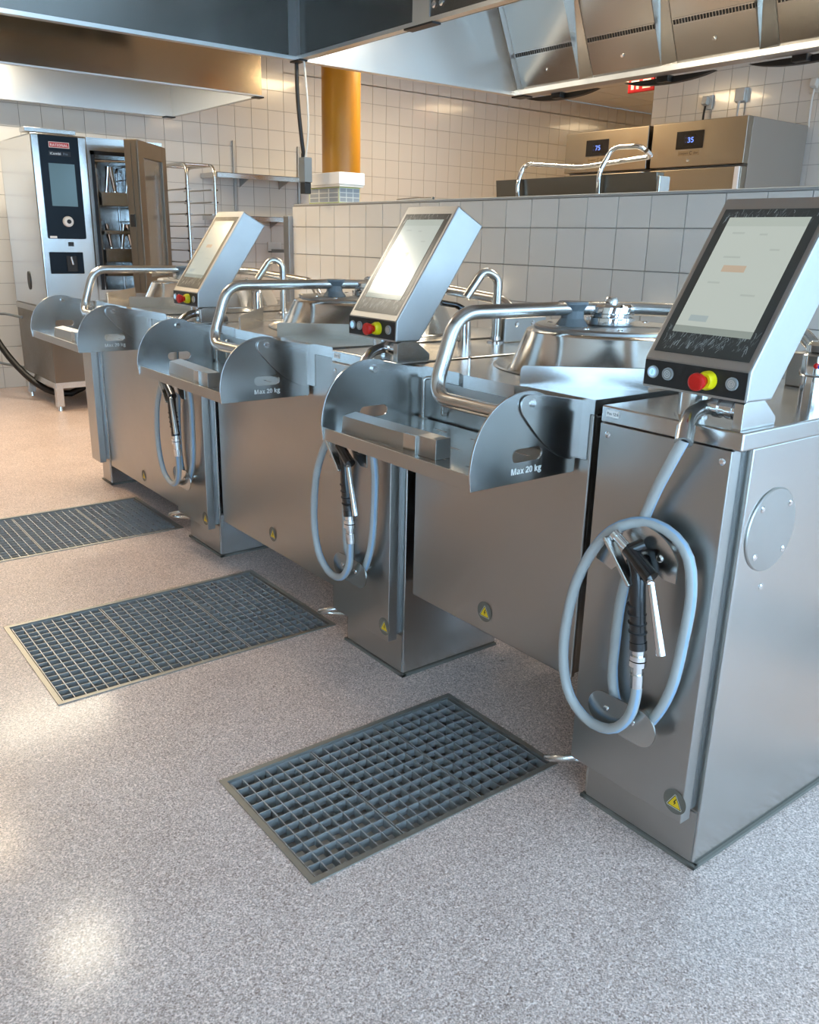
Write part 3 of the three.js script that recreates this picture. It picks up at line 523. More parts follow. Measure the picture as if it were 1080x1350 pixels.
// ------------------------------------------------------------ extraction hoods
const HB = 2.1, XL = -3.63, XR = 0.6;
{ // front hood: skirts seen from underneath
  const t = thing('front_hood', 'steel extraction hood hanging over the row of kettles, shade painted into its skirts', 'extraction hood', [-1.5, HB, -0.2]);
  const HT = 2.5, o = [-1.5, HB, -0.2], L = (a, b, c, d, e, f, r) => B(a - o[0], b - o[0], c - o[1], d - o[1], e - o[2], f - o[2], r);
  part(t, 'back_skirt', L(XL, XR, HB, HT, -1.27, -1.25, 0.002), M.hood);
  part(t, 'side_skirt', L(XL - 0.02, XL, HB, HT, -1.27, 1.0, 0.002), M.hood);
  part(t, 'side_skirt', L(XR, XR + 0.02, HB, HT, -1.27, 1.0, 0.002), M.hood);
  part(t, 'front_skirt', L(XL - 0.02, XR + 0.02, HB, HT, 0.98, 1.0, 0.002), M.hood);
  part(t, 'roof', L(XL, XR, HT - 0.02, HT, -1.25, 0.98), M.hoodLight);
  part(t, 'outer_panel', L(XL - 0.024, XL - 0.0205, HB + 0.012, HT, -1.265, 0.99), M.mirrorSteel);  // added sheet: the same skirt in its unshaded steel tone
  part(t, 'bottom_flange', [L(XL, XR, HB - 0.006, HB + 0.012, -1.275, -1.235), L(XL - 0.03, XL + 0.012, HB - 0.006, HB + 0.012, -1.25, 1.0), L(XL - 0.03, XR + 0.03, HB - 0.006, HB + 0.012, 0.98, 1.01)], M.hoodLight, 'pale folded bottom edge');
  part(t, 'corner_angle', [L(XL, XL + 0.035, HB + 0.012, HT - 0.02, -1.25, -1.247), L(XL, XL + 0.003, HB + 0.012, HT - 0.02, -1.25, -1.2)], M.steelDark);
  part(t, 'corner_clip', L(XL - 0.04, XL + 0.06, HB - 0.014, HB - 0.006, -1.28, -1.23), M.black);
  part(t, 'seam_plate', L(-2.62, -2.5, HB + 0.012, HT - 0.02, -1.25, -1.246), M.hoodLight, 'pale joint strip with bolts');
  part(t, 'seam_clip', L(-2.66, -2.46, HB - 0.014, HB - 0.006, -1.28, -1.23), M.black);
  for (const x of [-2.47, -2.42]) screw(t, x - o[0], 0.06, -1.247 - o[2], 'z', 2.2);
  for (const [x, z] of [[XL + 0.2, -1.1], [XL + 0.2, 0.8], [XR - 0.2, -1.1], [XR - 0.2, 0.8]]) part(t, 'hanger_rod', cyl(V(x - o[0], HT - o[1], z - o[2]), V(x - o[0], H - o[1], z - o[2]), 0.006, 0.006, 8), M.steel);
}
function hoodLamp(x, y, z, w, d, label, power) {
  const t = thing('hood_light', label, 'hood light', [x, y, z]);
  part(t, 'housing', [B(-w / 2 - 0.02, w / 2 + 0.02, 0.006, 0.06, -d / 2 - 0.02, d / 2 + 0.02, 0.004)], M.white);
  part(t, 'diffuser', B(-w / 2, w / 2, 0, 0.006, -d / 2, d / 2), M.hoodGlow);
  const L = new THREE.RectAreaLight(HOOD_COLOR, power, w, d); L.position.set(0, -0.006, 0); L.rotation.x = -Math.PI / 2; t.add(L);
}
hoodLamp(-3.1, 2.41, 0.46, 0.32, 0.32, 'square lamp in the front hood near the oven end', HOOD_POWER * 2.2);
const ZF = -1.285, ZR = -2.9;
{ // rear hood with grease filters along its far side
  const o = [-1.5, HB, -2.1], L = (a, b, c, d, e, f, r) => B(a - o[0], b - o[0], c - o[1], d - o[1], e - o[2], f - o[2], r);
  const t = thing('rear_hood', 'lit steel extraction hood with slanted grease filters behind the partition', 'extraction hood', o);
  part(t, 'side_skirt', L(XL - 0.02, XL, HB, H + 0.02, ZR - 0.03, ZF, 0.002), M.hoodLight);
  part(t, 'outer_panel', L(XL - 0.024, XL - 0.0205, HB + 0.012, H, ZR - 0.03, ZF), M.mirrorSteel);
  part(t, 'side_skirt', L(XR, XR + 0.02, HB, H + 0.02, ZR - 0.03, ZF, 0.002), M.hoodLight);
  part(t, 'front_skirt', L(XL, XR, HB, H + 0.02, ZF - 0.02, ZF, 0.002), M.hood);  // carries the same painted-in shade as the front hood skirts
  part(t, 'back_skirt', L(XL, XR, HB, H + 0.02, ZR - 0.03, ZR - 0.01, 0.002), M.hoodLight);
  part(t, 'roof', L(XL, XR, 2.68, 2.7, ZR, ZF - 0.02), M.hoodLight);
  part(t, 'bottom_flange', [L(XL - 0.02, XR, HB - 0.008, HB + 0.02, ZR - 0.04, ZR + 0.06), L(XL - 0.03, XL + 0.02, HB - 0.008, HB + 0.012, ZR, ZF)], M.hoodLight, 'pale folded bottom edge');
  part(t, 'corner_clip', L(XL - 0.03, XL + 0.08, HB - 0.016, HB - 0.008, ZR - 0.04, ZR + 0.04), M.black);
  // each filter leans forward going up
  const A = V(0, HB + 0.02 - o[1], ZR + 0.02 - o[2]), Bv = V(0, 2.66 - o[1], ZR + 0.27 - o[2]), d = Bv.clone().sub(A), len = d.length(), tilt = Math.atan2(d.z, d.y);
  const place = (m, x) => { m.position.set(x - o[0], (A.y + Bv.y) / 2, (A.z + Bv.z) / 2); m.rotation.x = tilt; return m; };
  for (let k = 0; k < 7; k++) {
    const x = -3.33 + k * 0.585; if (x > XR - 0.2) break;
    const f = place(part(t, k ? `grease_filter_00${k}` : 'grease_filter', B(-0.24, 0.24, -len / 2, len / 2, -0.01, 0.01, 0.003), M.filter, 'slanted steel grease filter'), x);
    const nt = []; for (let q = 0; q < 26; q++) nt.push(B(-0.228 + q * 0.0182, -0.219 + q * 0.0182, -len / 2 + 0.2, -len / 2 + 0.222, 0.01, 0.0135));
    part(f, 'slot_row', nt, M.black, 'row of small dark slots');
    part(f, 'slot_edge', [B(-0.232, 0.236, -len / 2 + 0.222, -len / 2 + 0.228, 0.01, 0.016), B(-0.232, 0.236, -len / 2 + 0.194, -len / 2 + 0.199, 0.01, 0.014)], M.steelBright);
    part(f, 'filter_knob', (() => { const g = lathe([[0, 0.014], [0.008, 0.012], [0.01, 0.004], [0.01, 0]], 0, 0, 0, 14); g.rotateX(Math.PI / 2); g.translate(0.0, -len / 2 + 0.1, 0.01); return g; })(), M.chrome);
    // folded wedge between two filters
    const w = new THREE.BufferGeometry(), h = len / 2, q = [[-0.052, -h, 0.011], [0.052, -h, 0.011], [-0.04, -h, 0.03], [-0.052, h, 0.011], [0.052, h, 0.011], [0.03, h, 0.1]];
    w.setAttribute('position', new THREE.Float32BufferAttribute([[0, 2, 5], [0, 5, 3], [2, 1, 4], [2, 4, 5], [0, 1, 2], [3, 5, 4]].flat().flatMap((k) => q[k]), 3)); w.computeVertexNormals();
    place(part(t, 'wedge', w, M.filter, 'folded steel wedge between two filters'), x + 0.2925);
  }
  place(part(t, 'wedge', (() => { const w = new THREE.ExtrudeGeometry(poly([[-0.03, 0], [-0.03, 0.05], [0.03, 0]]), { depth: len, bevelEnabled: false }); w.rotateX(-Math.PI / 2); w.rotateY(Math.PI); w.translate(0, -len / 2, 0); return w; })(), M.hoodLight), -3.6);
}
hoodLamp(-2.75, 2.6, -1.75, 1.0, 0.14, 'long lamp in the rear hood above the open pan', HOOD_POWER * 2.6);
hoodLamp(-0.8, 2.6, -1.75, 1.0, 0.14, 'long lamp in the rear hood toward the window wall', HOOD_POWER * 2.6);
for (const [x, k] of [[-3.35, 0], [-2.55, 1], [-1.75, 2], [-1.05, 3]]) {  // black curved strips below the rear hood edge
  const s = new THREE.Shape(); s.moveTo(-0.3, 0); s.bezierCurveTo(-0.16, -0.045, 0.16, -0.045, 0.3, 0); s.closePath();
  const t = thing('curved_strip', ['black curved strip under the rear hood edge beside the corner', 'black curved strip under the rear hood edge near the passage sign', 'black curved strip under the rear hood edge above the fridge', 'black curved strip under the rear hood edge beyond the fridges'][k], 'drip tray', [x, HB - 0.008, ZR - 0.1], 'black curved strips under the rear hood');
  part(t, 'strip_body', plateZ(s, -0.02, 0.02, 0.004), M.black); part(t, 'stay', [B(-0.04, 0.04, -0.03, 0.004, -0.03, 0.06, 0.004)], M.black);
}
{ // oven hood on the wall
  const o = [-5.6, HB, -0.2], x0 = -6.36, x1 = -4.86, z0 = -1.7, z1 = 1.6, L = (a, b, c, d, e, f, r) => B(a - o[0], b - o[0], c - o[1], d - o[1], e - o[2], f - o[2], r);
  const t = thing('oven_hood', 'steel extraction hood over the combi oven, reflecting the mustard column', 'extraction hood', o);
  part(t, 'front_skirt', L(x1 - 0.012, x1, HB, 2.52, z0, z1, 0.002), M.mirrorSteel);
  part(t, 'side_skirt', L(x0, x1 - 0.012, HB, 2.52, z0, z0 + 0.012), M.hoodLight);
  part(t, 'side_skirt', L(x0, x1 - 0.012, HB, 2.52, z1 - 0.012, z1), M.hoodLight);
  part(t, 'back_skirt', L(x0, x0 + 0.012, HB, 2.52, z0, z1), M.hoodLight);
  part(t, 'roof', L(x0, x1, 2.52, 2.535, z0, z1), M.hoodLight);
  part(t, 'duct', L(-6.1, -5.2, 2.535, H + 0.02, -0.9, 0.5), M.hoodLight);
  part(t, 'bottom_flange', [L(x1 - 0.03, x1 + 0.004, HB - 0.008, HB, z0, z1), L(x0, x1, HB - 0.008, HB, z0 - 0.004, z0 + 0.03), L(x0, x0 + 0.05, HB - 0.008, HB, z0, z1)], M.hoodLight);
  part(t, 'corner_clip', L(x1 - 0.06, x1 + 0.01, HB - 0.016, HB - 0.008, z0 - 0.01, z0 + 0.05), M.black); part(t, 'corner_clip', L(x0, x0 + 0.08, HB - 0.016, HB - 0.008, z0 + 0.01, z0 + 0.09), M.black);
}
hoodLamp(-5.6, 2.46, -0.1, 0.14, 0.9, 'lamp inside the hood over the combi oven', HOOD_POWER * 4);

// ------------------------------------------------------------ combi oven on its stand
{
  const xf = -5.4, xb = -6.2, zl = -0.325, zr = -1.2, o = [-5.8, 0, -0.76];
  const L = (a, b, c, d, e, f, r) => B(a - o[0], b - o[0], c - o[1], d - o[1], e - o[2], f - o[2], r);
  const st = thing('oven_stand', 'steel oven stand with square legs under the combi oven', 'stand', o);
  part(st, 'cabinet', L(xb, xf, 0.19, 0.66, zr, zl, 0.004), M.ovenDoor);
  part(st, 'top_frame', L(xb - 0.005, xf + 0.005, 0.66, 0.7, zr - 0.005, zl + 0.005, 0.004), M.steel);
  part(st, 'bottom_rail', [L(xf - 0.03, xf + 0.008, 0.16, 0.2, zr, zl), L(xb, xf, 0.16, 0.2, zl - 0.03, zl + 0.006), L(xb, xf, 0.16, 0.2, zr, zr + 0.03)], M.steelBright);
  for (const [x, z] of [[xf - 0.03, zl - 0.025], [xb + 0.05, zl - 0.025], [xf - 0.03, zr + 0.03], [xb + 0.05, zr + 0.03]]) {
    const lg = part(st, 'leg', L(x - 0.025, x + 0.025, 0.03, 0.18, z - 0.025, z + 0.025, 0.003), M.steelBright);
    part(lg, 'foot', cyl(V(x - o[0], 0, z - o[2]), V(x - o[0], 0.035, z - o[2]), 0.018, 0.012, 14), M.chrome);
  }
  const t = thing('combi_oven', 'stainless combi oven with dark control column and its glass door open', 'oven', [o[0], 0.7, o[2]]);
  const Q = (a, b, c, d, e, f, r) => B(a - o[0], b - o[0], c - 0.7, d - 0.7, e - o[2], f - o[2], r);
  const zc = -0.68;                                                 // column | cavity
  part(t, 'column', Q(xb, xf, 0.7, 1.8, zc, zl, 0.012), M.oven, 'steel control column');
  part(t, 'cabinet', [Q(xb, xf - 0.01, 1.72, 1.8, zr, zc), Q(xb, xf - 0.01, 0.7, 0.82, zr, zc), Q(xb, xf - 0.01, 0.82, 1.72, zr, zr + 0.05), Q(xb, xb + 0.05, 0.82, 1.72, zr + 0.05, zc), Q(xb, xf - 0.01, 0.82, 1.72, zc - 0.03, zc)], M.oven);
  part(t, 'door_seal', [Q(xf - 0.012, xf - 0.004, 1.695, 1.72, zr + 0.04, zc - 0.02), Q(xf - 0.012, xf - 0.004, 0.82, 1.72, zc - 0.045, zc - 0.02), Q(xf - 0.012, xf - 0.004, 0.82, 1.72, zr + 0.04, zr + 0.065)], M.black, 'black door gasket');
  part(t, 'vent_cap', Q(xf - 0.14, xf - 0.02, 1.806, 1.832, -0.62, -0.3, 0.003), M.steelBright, 'flat steel cover lying on top');
  part(t, 'side_grip', (() => { const g = new THREE.CylinderGeometry(0.05, 0.05, 0.006, 28); g.rotateX(Math.PI / 2); g.scale(0.75, 1.25, 1); g.translate(-5.78 - o[0], 0.87 - 0.7, zl - o[2] + 0.002); return g; })(), M.black, 'black oval opening on the side');
  const cp = part(t, 'control_glass', (() => { const s = new THREE.Shape(); s.moveTo(-0.125, 0.33); s.lineTo(0.125, 0.33); s.lineTo(0.125, -0.29); s.quadraticCurveTo(0.125, -0.305, 0.11, -0.305); s.lineTo(-0.11, -0.305); s.quadraticCurveTo(-0.125, -0.305, -0.125, -0.29); s.closePath(); const g = plateZ(s, 0, 0.008, 0.001); g.rotateY(Math.PI / 2); g.translate(xf - o[0], 1.46 - 0.7, -0.497 - o[2]); return g; })(), M.navy, 'dark blue glass control panel');
  const X = xf - o[0] + 0.0095, ry = [0, Math.PI / 2, 0], z = -0.497 - o[2];
  decal(cp, 'brand_plate', 0.13, 0.036, print(256, 72, (x) => { x.fillStyle = '#e9dcd4'; x.fillRect(0, 0, 256, 72); x.fillStyle = '#c8202a'; x.fillRect(8, 8, 240, 56); x.fillStyle = '#f4ece6'; x.font = 'bold 46px sans-serif'; x.textAlign = 'center'; x.textBaseline = 'middle'; x.fillText('RATIONAL', 128, 38, 226); }), [X, 1.735 - 0.7, z], ry, 'red and white name plate');
  decal(cp, 'model_print', 0.14, 0.03, print(256, 56, (x) => { x.fillStyle = '#0b1622'; x.fillRect(0, 0, 256, 56); x.fillStyle = '#dfe6ea'; x.font = 'bold 38px sans-serif'; x.textBaseline = 'middle'; x.fillText('iCombi', 14, 30); x.fillStyle = '#8b99a4'; x.font = '36px sans-serif'; x.fillText('Pro', 166, 30); }), [X, 1.683 - 0.7, z], ry);
  decal(cp, 'screen', 0.165, 0.262, new THREE.MeshPhysicalMaterial({ color: 0x2a3a40, emissive: 0x58757c, emissiveIntensity: 0.55, roughness: 0.15 }), [X, 1.492 - 0.7, z - 0.005], ry, 'blue grey oven screen');
  const kb = part(cp, 'knob', (() => { const g = lathe([[0, 0.026], [0.018, 0.026], [0.03, 0.022], [0.034, 0.01], [0.034, 0], [0, 0]], 0, 0, 0, 30); g.rotateZ(-Math.PI / 2); g.translate(X, 1.265 - 0.7, z - 0.012); return g; })(), M.white, 'pale round setting knob');
  part(kb, 'knob_centre', (() => { const g = new THREE.CylinderGeometry(0.014, 0.014, 0.004, 20); g.rotateZ(Math.PI / 2); g.translate(X + 0.027, 1.265 - 0.7, z - 0.012); return g; })(), M.black);
  decal(cp, 'small_label', 0.045, 0.014, M.white, [X, 1.165 - 0.7, z + 0.09], ry);
  part(t, 'usb_flap', Q(xf, xf + 0.006, 1.108, 1.135, -0.535, -0.5), M.black);
  const hs = part(t, 'hand_shower_bay', Q(xf, xf + 0.008, 0.93, 1.07, -0.59, -0.37, 0.004), M.navy, 'dark recessed panel holding the hand shower');
  part(hs, 'hand_shower', [Q(xf + 0.008, xf + 0.018, 0.945, 1.045, -0.545, -0.475, 0.004)], M.black); part(hs, 'shower_clip', cyl(V(xf + 0.02 - o[0], 0.29, -0.515 - o[2]), V(xf + 0.02 - o[0], 0.34, -0.505 - o[2]), 0.009), M.chrome);
  // door standing open, hinged on the far side
  const dg = new THREE.Group(); dg.name = 'door'; dg.position.set(xf - o[0], 0.12, zr + 0.02 - o[2]); t.add(dg); dg.rotation.y = -0.86;   // closed along +z, swung outwards to +x
  dg.rotation.y = Math.atan2(0.75, 0.66);
  const D = (x0, x1, y0, y1, z0, z1, r) => B(x0, x1, y0, y1, z0, z1, r), W = 0.54, HD = 0.95;
  part(dg, 'door_frame', [D(-0.045, 0.045, 0, HD, W - 0.1, W, 0.004), D(-0.04, 0.04, 0, HD, 0, 0.075, 0.004), D(-0.04, 0.04, HD - 0.1, HD, 0.075, W - 0.1), D(-0.04, 0.04, 0, 0.1, 0.075, W - 0.1)], M.ovenDoor, 'brown tinted steel door frame');
  part(dg, 'door_glass', D(0.02, 0.026, 0.1, HD - 0.1, 0.075, W - 0.1), M.doorGlass); part(dg, 'inner_glass', D(-0.03, -0.024, 0.1, HD - 0.1, 0.075, W - 0.1), M.doorGlass);
  part(dg, 'door_edge_strip', [D(-0.035, 0.0, 0.02, HD - 0.02, W, W + 0.006), D(0.012, 0.035, 0.02, HD - 0.02, W, W + 0.006)], M.ovenDoor);
  part(dg, 'latch', D(-0.03, 0.0, 0.42, 0.5, W, W + 0.02, 0.004), M.black);
  part(dg, 'light_strip', [D(0.0, 0.012, 0.12, HD - 0.12, 0.1, 0.125, 0.003), D(0.0, 0.012, 0.12, HD - 0.12, 0.16, 0.172, 0.003)], M.steelBright);
  // rack with containers inside
  const rk = thing('oven_rack', 'wire tray rack standing inside the open combi oven', 'rack', [-5.72, 0.82, -0.9]);
  for (const zz of [0.165, -0.165]) {
    part(rk, 'side_frame', pipe([[0.28, 0, zz], [0.28, 0.84, zz], [-0.25, 0.84, zz], [-0.25, 0, zz]], 0.009, 0.05, 10), M.chrome);
    for (let k = 0; k < 8; k++) part(rk, 'tray_rail', cyl(V(0.28, 0.08 + k * 0.095, zz * 0.9), V(-0.25, 0.08 + k * 0.095, zz * 0.9), 0.005, 0.005, 8), M.chrome);
  }
  part(rk, 'top_bar', pipe([[0.28, 0.84, 0.165], [0.28, 0.85, -0.165]], 0.009, 0.02, 10), M.chrome);
  [[0.555, 0.09], [0.185, 0.09], [0.09, 0.05], [0.37, 0.025]].forEach(([y, h], k) => {
    const c = thing('tray_container', ['deep steel container high in the oven rack', 'deep steel container in the middle of the oven rack', 'shallow steel container low in the oven rack', 'flat steel tray between two containers in the oven rack'][k], 'container', [-5.7, 0.82 + y, -0.9], 'containers in the oven');
    part(c, 'shell', [B(-0.23, 0.25, 0, 0.003, -0.135, 0.135), B(0.247, 0.25, 0, h, -0.135, 0.135), B(-0.23, -0.227, 0, h, -0.135, 0.135), B(-0.23, 0.25, 0, h, -0.135, -0.132), B(-0.23, 0.25, 0, h, 0.132, 0.135)], M.steelBright);
    part(c, 'rim', [B(0.245, 0.262, h - 0.004, h, -0.148, 0.148), B(-0.24, 0.25, h - 0.004, h, -0.148, -0.13), B(-0.24, 0.25, h - 0.004, h, 0.13, 0.148)], M.chrome);
  });
  [[0.66, -0.06], [0.66, 0.02], [0.66, 0.08], [0.29, -0.07], [0.29, 0.0], [0.29, 0.075]].forEach(([y, zz], k) => {   // stacked utensils standing in the rack
    const c = single('steel_utensil', k < 3 ? 'shiny upright steel utensil standing in the upper oven container' : 'shiny upright steel utensil standing in the middle oven container', 'utensil', [cyl(V(-5.5, 0.82 + y - 0.01, -0.9 + zz), V(-5.5 + 0.01, 0.82 + y + 0.15, -0.9 + zz + (k % 2 ? 0.025 : -0.02)), 0.012, 0.018, 10), cyl(V(-5.5, 0.82 + y - 0.014, -0.9 + zz), V(-5.5, 0.82 + y - 0.008, -0.9 + zz), 0.024, 0.024, 12)], M.chrome, k < 3 ? 'utensils in the upper oven container' : 'utensils in the middle oven container');
    return c;
  });
}
single('drain_hose', 'thick black drain hose curving down beside the combi oven', 'hose', tube([V(X0 + 0.034, 1.62, 0.04), V(-6.52, 1.55, 0.03), V(-6.43, 1.15, 0.0), V(-6.3, 0.75, -0.05), V(-6.05, 0.3, -0.2), V(-5.85, 0.085, -0.38), V(-5.75, 0.06, -0.52), V(-5.8, 0.12, -0.68)], 0.024, 12), M.black);
single('supply_tube', 'thin grey supply tube looped along the tiles beside the oven', 'tube', tube([V(-6.0, 0.6, -0.3), V(-6.35, 0.6, -0.22), V(-6.48, 0.56, -0.1), V(-6.52, 0.4, -0.06), V(-6.45, 0.26, -0.14), V(-6.2, 0.2, -0.36)], 0.01, 10), M.grey);

// ------------------------------------------------------------ trolley, shelves, column
{
  const t = thing('tray_trolley', 'tall steel tray trolley with hooped tubes beside the open oven door', 'trolley', [-5.85, 0, -1.56]);
  for (const q of [0.11, -0.11]) {
    const f = part(t, 'hoop', pipe([[0.27, 0.1, q], [0.27, 1.7, q], [-0.24, 1.7, q], [-0.24, 0.1, q]], 0.0125, 0.09, 12), M.pipe, 'hooped steel side tube');
    for (let k = 0; k < 16; k++) part(f, 'tray_rail', B(-0.24, 0.27, 0.2 + k * 0.088, 0.208 + k * 0.088, q > 0 ? q - 0.03 : q + 0.002, q > 0 ? q - 0.002 : q + 0.03), M.steel);
    for (let k = 0; k < 16; k++) part(f, 'rail_bolt', cyl(V(0.27, 0.204 + k * 0.088, q + (q > 0 ? 0.012 : -0.012)), V(0.27, 0.204 + k * 0.088, q + (q > 0 ? 0.02 : -0.02)), 0.006, 0.006, 8), M.black);
  }
  for (const x of [0.19, -0.17]) part(t, 'top_bar', pipe([[x, 1.7, 0.11], [x, 1.7, -0.11]], 0.011, 0.02, 10), M.pipe);
  part(t, 'base_frame', [B(-0.25, 0.28, 0.09, 0.12, 0.095, 0.125), B(-0.25, 0.28, 0.09, 0.12, -0.125, -0.095), B(0.25, 0.28, 0.09, 0.12, -0.095, 0.095), B(-0.25, -0.22, 0.09, 0.12, -0.095, 0.095)], M.steel);
  for (const [x, z] of [[0.25, 0.11], [0.25, -0.11], [-0.22, 0.11], [-0.22, -0.11]]) part(t, 'castor', [(() => { const g = new THREE.CylinderGeometry(0.035, 0.035, 0.024, 18); g.rotateX(Math.PI / 2); g.translate(x, 0.035, z); return g; })(), cyl(V(x, 0.06, z), V(x, 0.095, z), 0.014)], M.black);
}
function wallShelf(y, z0, z1, label) {
  const t = thing('wall_shelf', label, 'shelf', [X0 + 0.17, y, (z0 + z1) / 2], 'steel shelves on the tiled wall'), h = (z1 - z0) / 2;
  part(t, 'board', [B(-0.16, 0.16, 0, 0.004, -h, h), B(0.156, 0.16, -0.036, 0.004, -h, h), B(-0.16, 0.16, -0.036, 0, h - 0.004, h)], M.steelBright);
  for (const z of [-h * 0.35, h * 0.35]) part(t, 'bracket', plateX(poly([[-0.16, 0], [0.1, 0], [-0.16, -0.09]].map(([a, b]) => [a, b])), -0.002, 0.002).rotateY(Math.PI / 2).translate(0, 0, z), M.steel);
}
wallShelf(1.70, -3.15, -2.02, 'upper steel shelf on wall rails beside the mustard column');
wallShelf(1.36, -3.0, -2.02, 'lower steel shelf below the other, behind the partition end');
for (const [z, k] of [[-2.34, 0], [-2.99, 1]]) single('shelf_rail', ['slotted steel shelf rail on the tiles nearer the trolley', 'slotted steel shelf rail on the tiles nearer the mustard column'][k], 'rail', [B(X0 + 0.005, X0 + 0.025, 1.0, 1.99, z - 0.012, z + 0.012, 0.003)], M.steel, 'shelf rails on the wall');
{
  const t = thing('corner_post', 'dark steel post at the end of the tiled partition', 'post', [-4.02, 0, -1.405]);
  part(t, 'shaft', B(-0.035, 0.03, 0.004, 1.32, -0.02, 0.02, 0.004), M.steelDark); part(t, 'foot_plate', B(-0.05, 0.05, 0, 0.006, -0.04, 0.04), M.steelDark);
}
{
  const t = thing('round_column', 'round mustard yellow painted column behind the partition', 'column', [-5.5, 0, -2.75]);
  part(t, 'shaft', lathe([[0, 0.02], [0.155, 0.02], [0.155, H - 0.02], [0, H - 0.02]], 0, 0, 0, 56), M.mustard); part(t, 'base_ring', lathe([[0.155, 0], [0.172, 0], [0.17, 0.03], [0.155, 0.035]], 0, 0, 0, 40), M.greyLight); part(t, 'top_ring', lathe([[0.155, H - 0.025], [0.17, H - 0.02], [0.17, H], [0.155, H]], 0, 0, 0, 40), M.greyLight);
}
{ // wall-mounted tray under the lower shelf
  const t = thing('wall_dispenser', 'small white dispenser tray fixed on the tiles under the shelves', 'dispenser', [X0 + 0.005, 1.06, -2.72]);
  part(t, 'back', B(0, 0.012, 0, 0.09, -0.07, 0.07), M.white); part(t, 'tray', [B(0.012, 0.08, 0, 0.012, -0.07, 0.07, 0.003), B(0.074, 0.08, 0.012, 0.03, -0.07, 0.07)], M.grey);
}

// ------------------------------------------------------------ things on and above the partition
{
  const t = thing('printed_box', 'flat printed carton with pale grey squares on the partition end', 'box', [-3.63, 1.386, -1.5]);
  part(t, 'carton', B(-0.19, 0.13, 0, 0.085, -0.07, 0.07, 0.002), M.white);
  const pr = print(512, 128, (x) => { x.fillStyle = '#c9ccc9'; x.fillRect(0, 0, 512, 128); x.strokeStyle = '#a9bd3a'; x.lineWidth = 6; x.strokeRect(2, 2, 508, 124); for (let i = 0; i < 3; i++) for (let j = 0; j < 3; j++) { x.fillStyle = '#8f969c'; x.fillRect(18 + i * 166, 10 + j * 38, 146, 31); } });
  decal(t, 'print', 0.318, 0.083, pr, [-0.03, 0.0425, 0.0708]); decal(t, 'print', 0.138, 0.083, pr, [0.1308, 0.0425, 0], [0, Math.PI / 2, 0]);
  const u = thing('white_box', 'white lidded carton lying on top of the printed carton', 'box', [-3.6, 1.471, -1.49]);
  part(u, 'lid', B(-0.2, 0.14, 0.012, 0.075, -0.085, 0.085, 0.003), M.white); part(u, 'tray', B(-0.195, 0.135, 0, 0.03, -0.08, 0.08), M.offWhite);
}
single('black_cable', 'black power cable hanging from the hood corner to the socket', 'cable', tube([V(-3.655, 2.095, -1.262), V(-3.652, 1.95, -1.262), V(-3.645, 1.8, -1.27), V(-3.64, 1.62, -1.29)], 0.011, 10), M.black);
single('white_cable', 'thin white cable hanging beside the black cable', 'cable', tube([V(-3.58, 2.095, -1.262), V(-3.55, 1.9, -1.262), V(-3.575, 1.75, -1.28), V(-3.62, 1.62, -1.29)], 0.006, 8), M.offWhite);
{
  const t = thing('cable_socket', 'dark grey hanging socket block at the end of the cables', 'socket', [-3.64, 1.49, -1.3]);
  part(t, 'block', B(-0.035, 0.03, 0, 0.13, -0.025, 0.025, 0.005), M.grey); part(t, 'collar', cyl(V(0, 0.13, 0.01), V(0, 0.15, 0.01), 0.016), M.black); part(t, 'plug', B(-0.028, 0.024, -0.06, 0, -0.02, 0.02, 0.004), M.black);
}
{ // open braising pan lid on the far side of the partition
  const t = thing('braising_pan', 'dark open pan lid with two steel tube handles behind the partition', 'pan', [-2.1, 0, -1.9]);
  part(t, 'pan_body', B(-0.55, 0.5, 0.35, 1.0, -0.55, 0.2, 0.01), M.steel);
  part(t, 'stand', [B(-0.5, -0.42, 0, 0.35, -0.5, 0.15), B(0.37, 0.45, 0, 0.35, -0.5, 0.15)], M.steel);
  const lid = part(t, 'lid', (() => { const g = plateX(poly([[0, 0.98], [0.05, 1.0], [0.105, 1.49], [0.055, 1.49]]), -0.52, 0.46, 0.003); return g; })(), M.panLid, 'dark lid standing upright');
  part(lid, 'lid_end', B(0.46, 0.475, 1.3, 1.475, 0.03, 0.1, 0.003), M.steelBright);
  part(lid, 'handle', pipe([[-0.34, 1.36, 0.11], [-0.34, 1.47, 0.13], [-0.34, 1.56, 0.09], [0.0, 1.53, 0.06], [0.36, 1.56, 0.02], [0.36, 1.58, 0.06]], 0.011, 0.05), M.chrome);
  part(lid, 'handle', pipe([[0.16, 1.36, 0.11], [0.17, 1.5, 0.13], [0.2, 1.6, 0.09], [0.33, 1.6, 0.06], [0.36, 1.56, 0.02]], 0.011, 0.04), M.chrome);
}
single('steel_ladle', 'thin steel ladle handle lying on the partition top', 'ladle', tube([V(-3.05, 1.393, -1.5), V(-2.9, 1.398, -1.5), V(-2.75, 1.397, -1.5)], 0.007, 8), M.chrome);

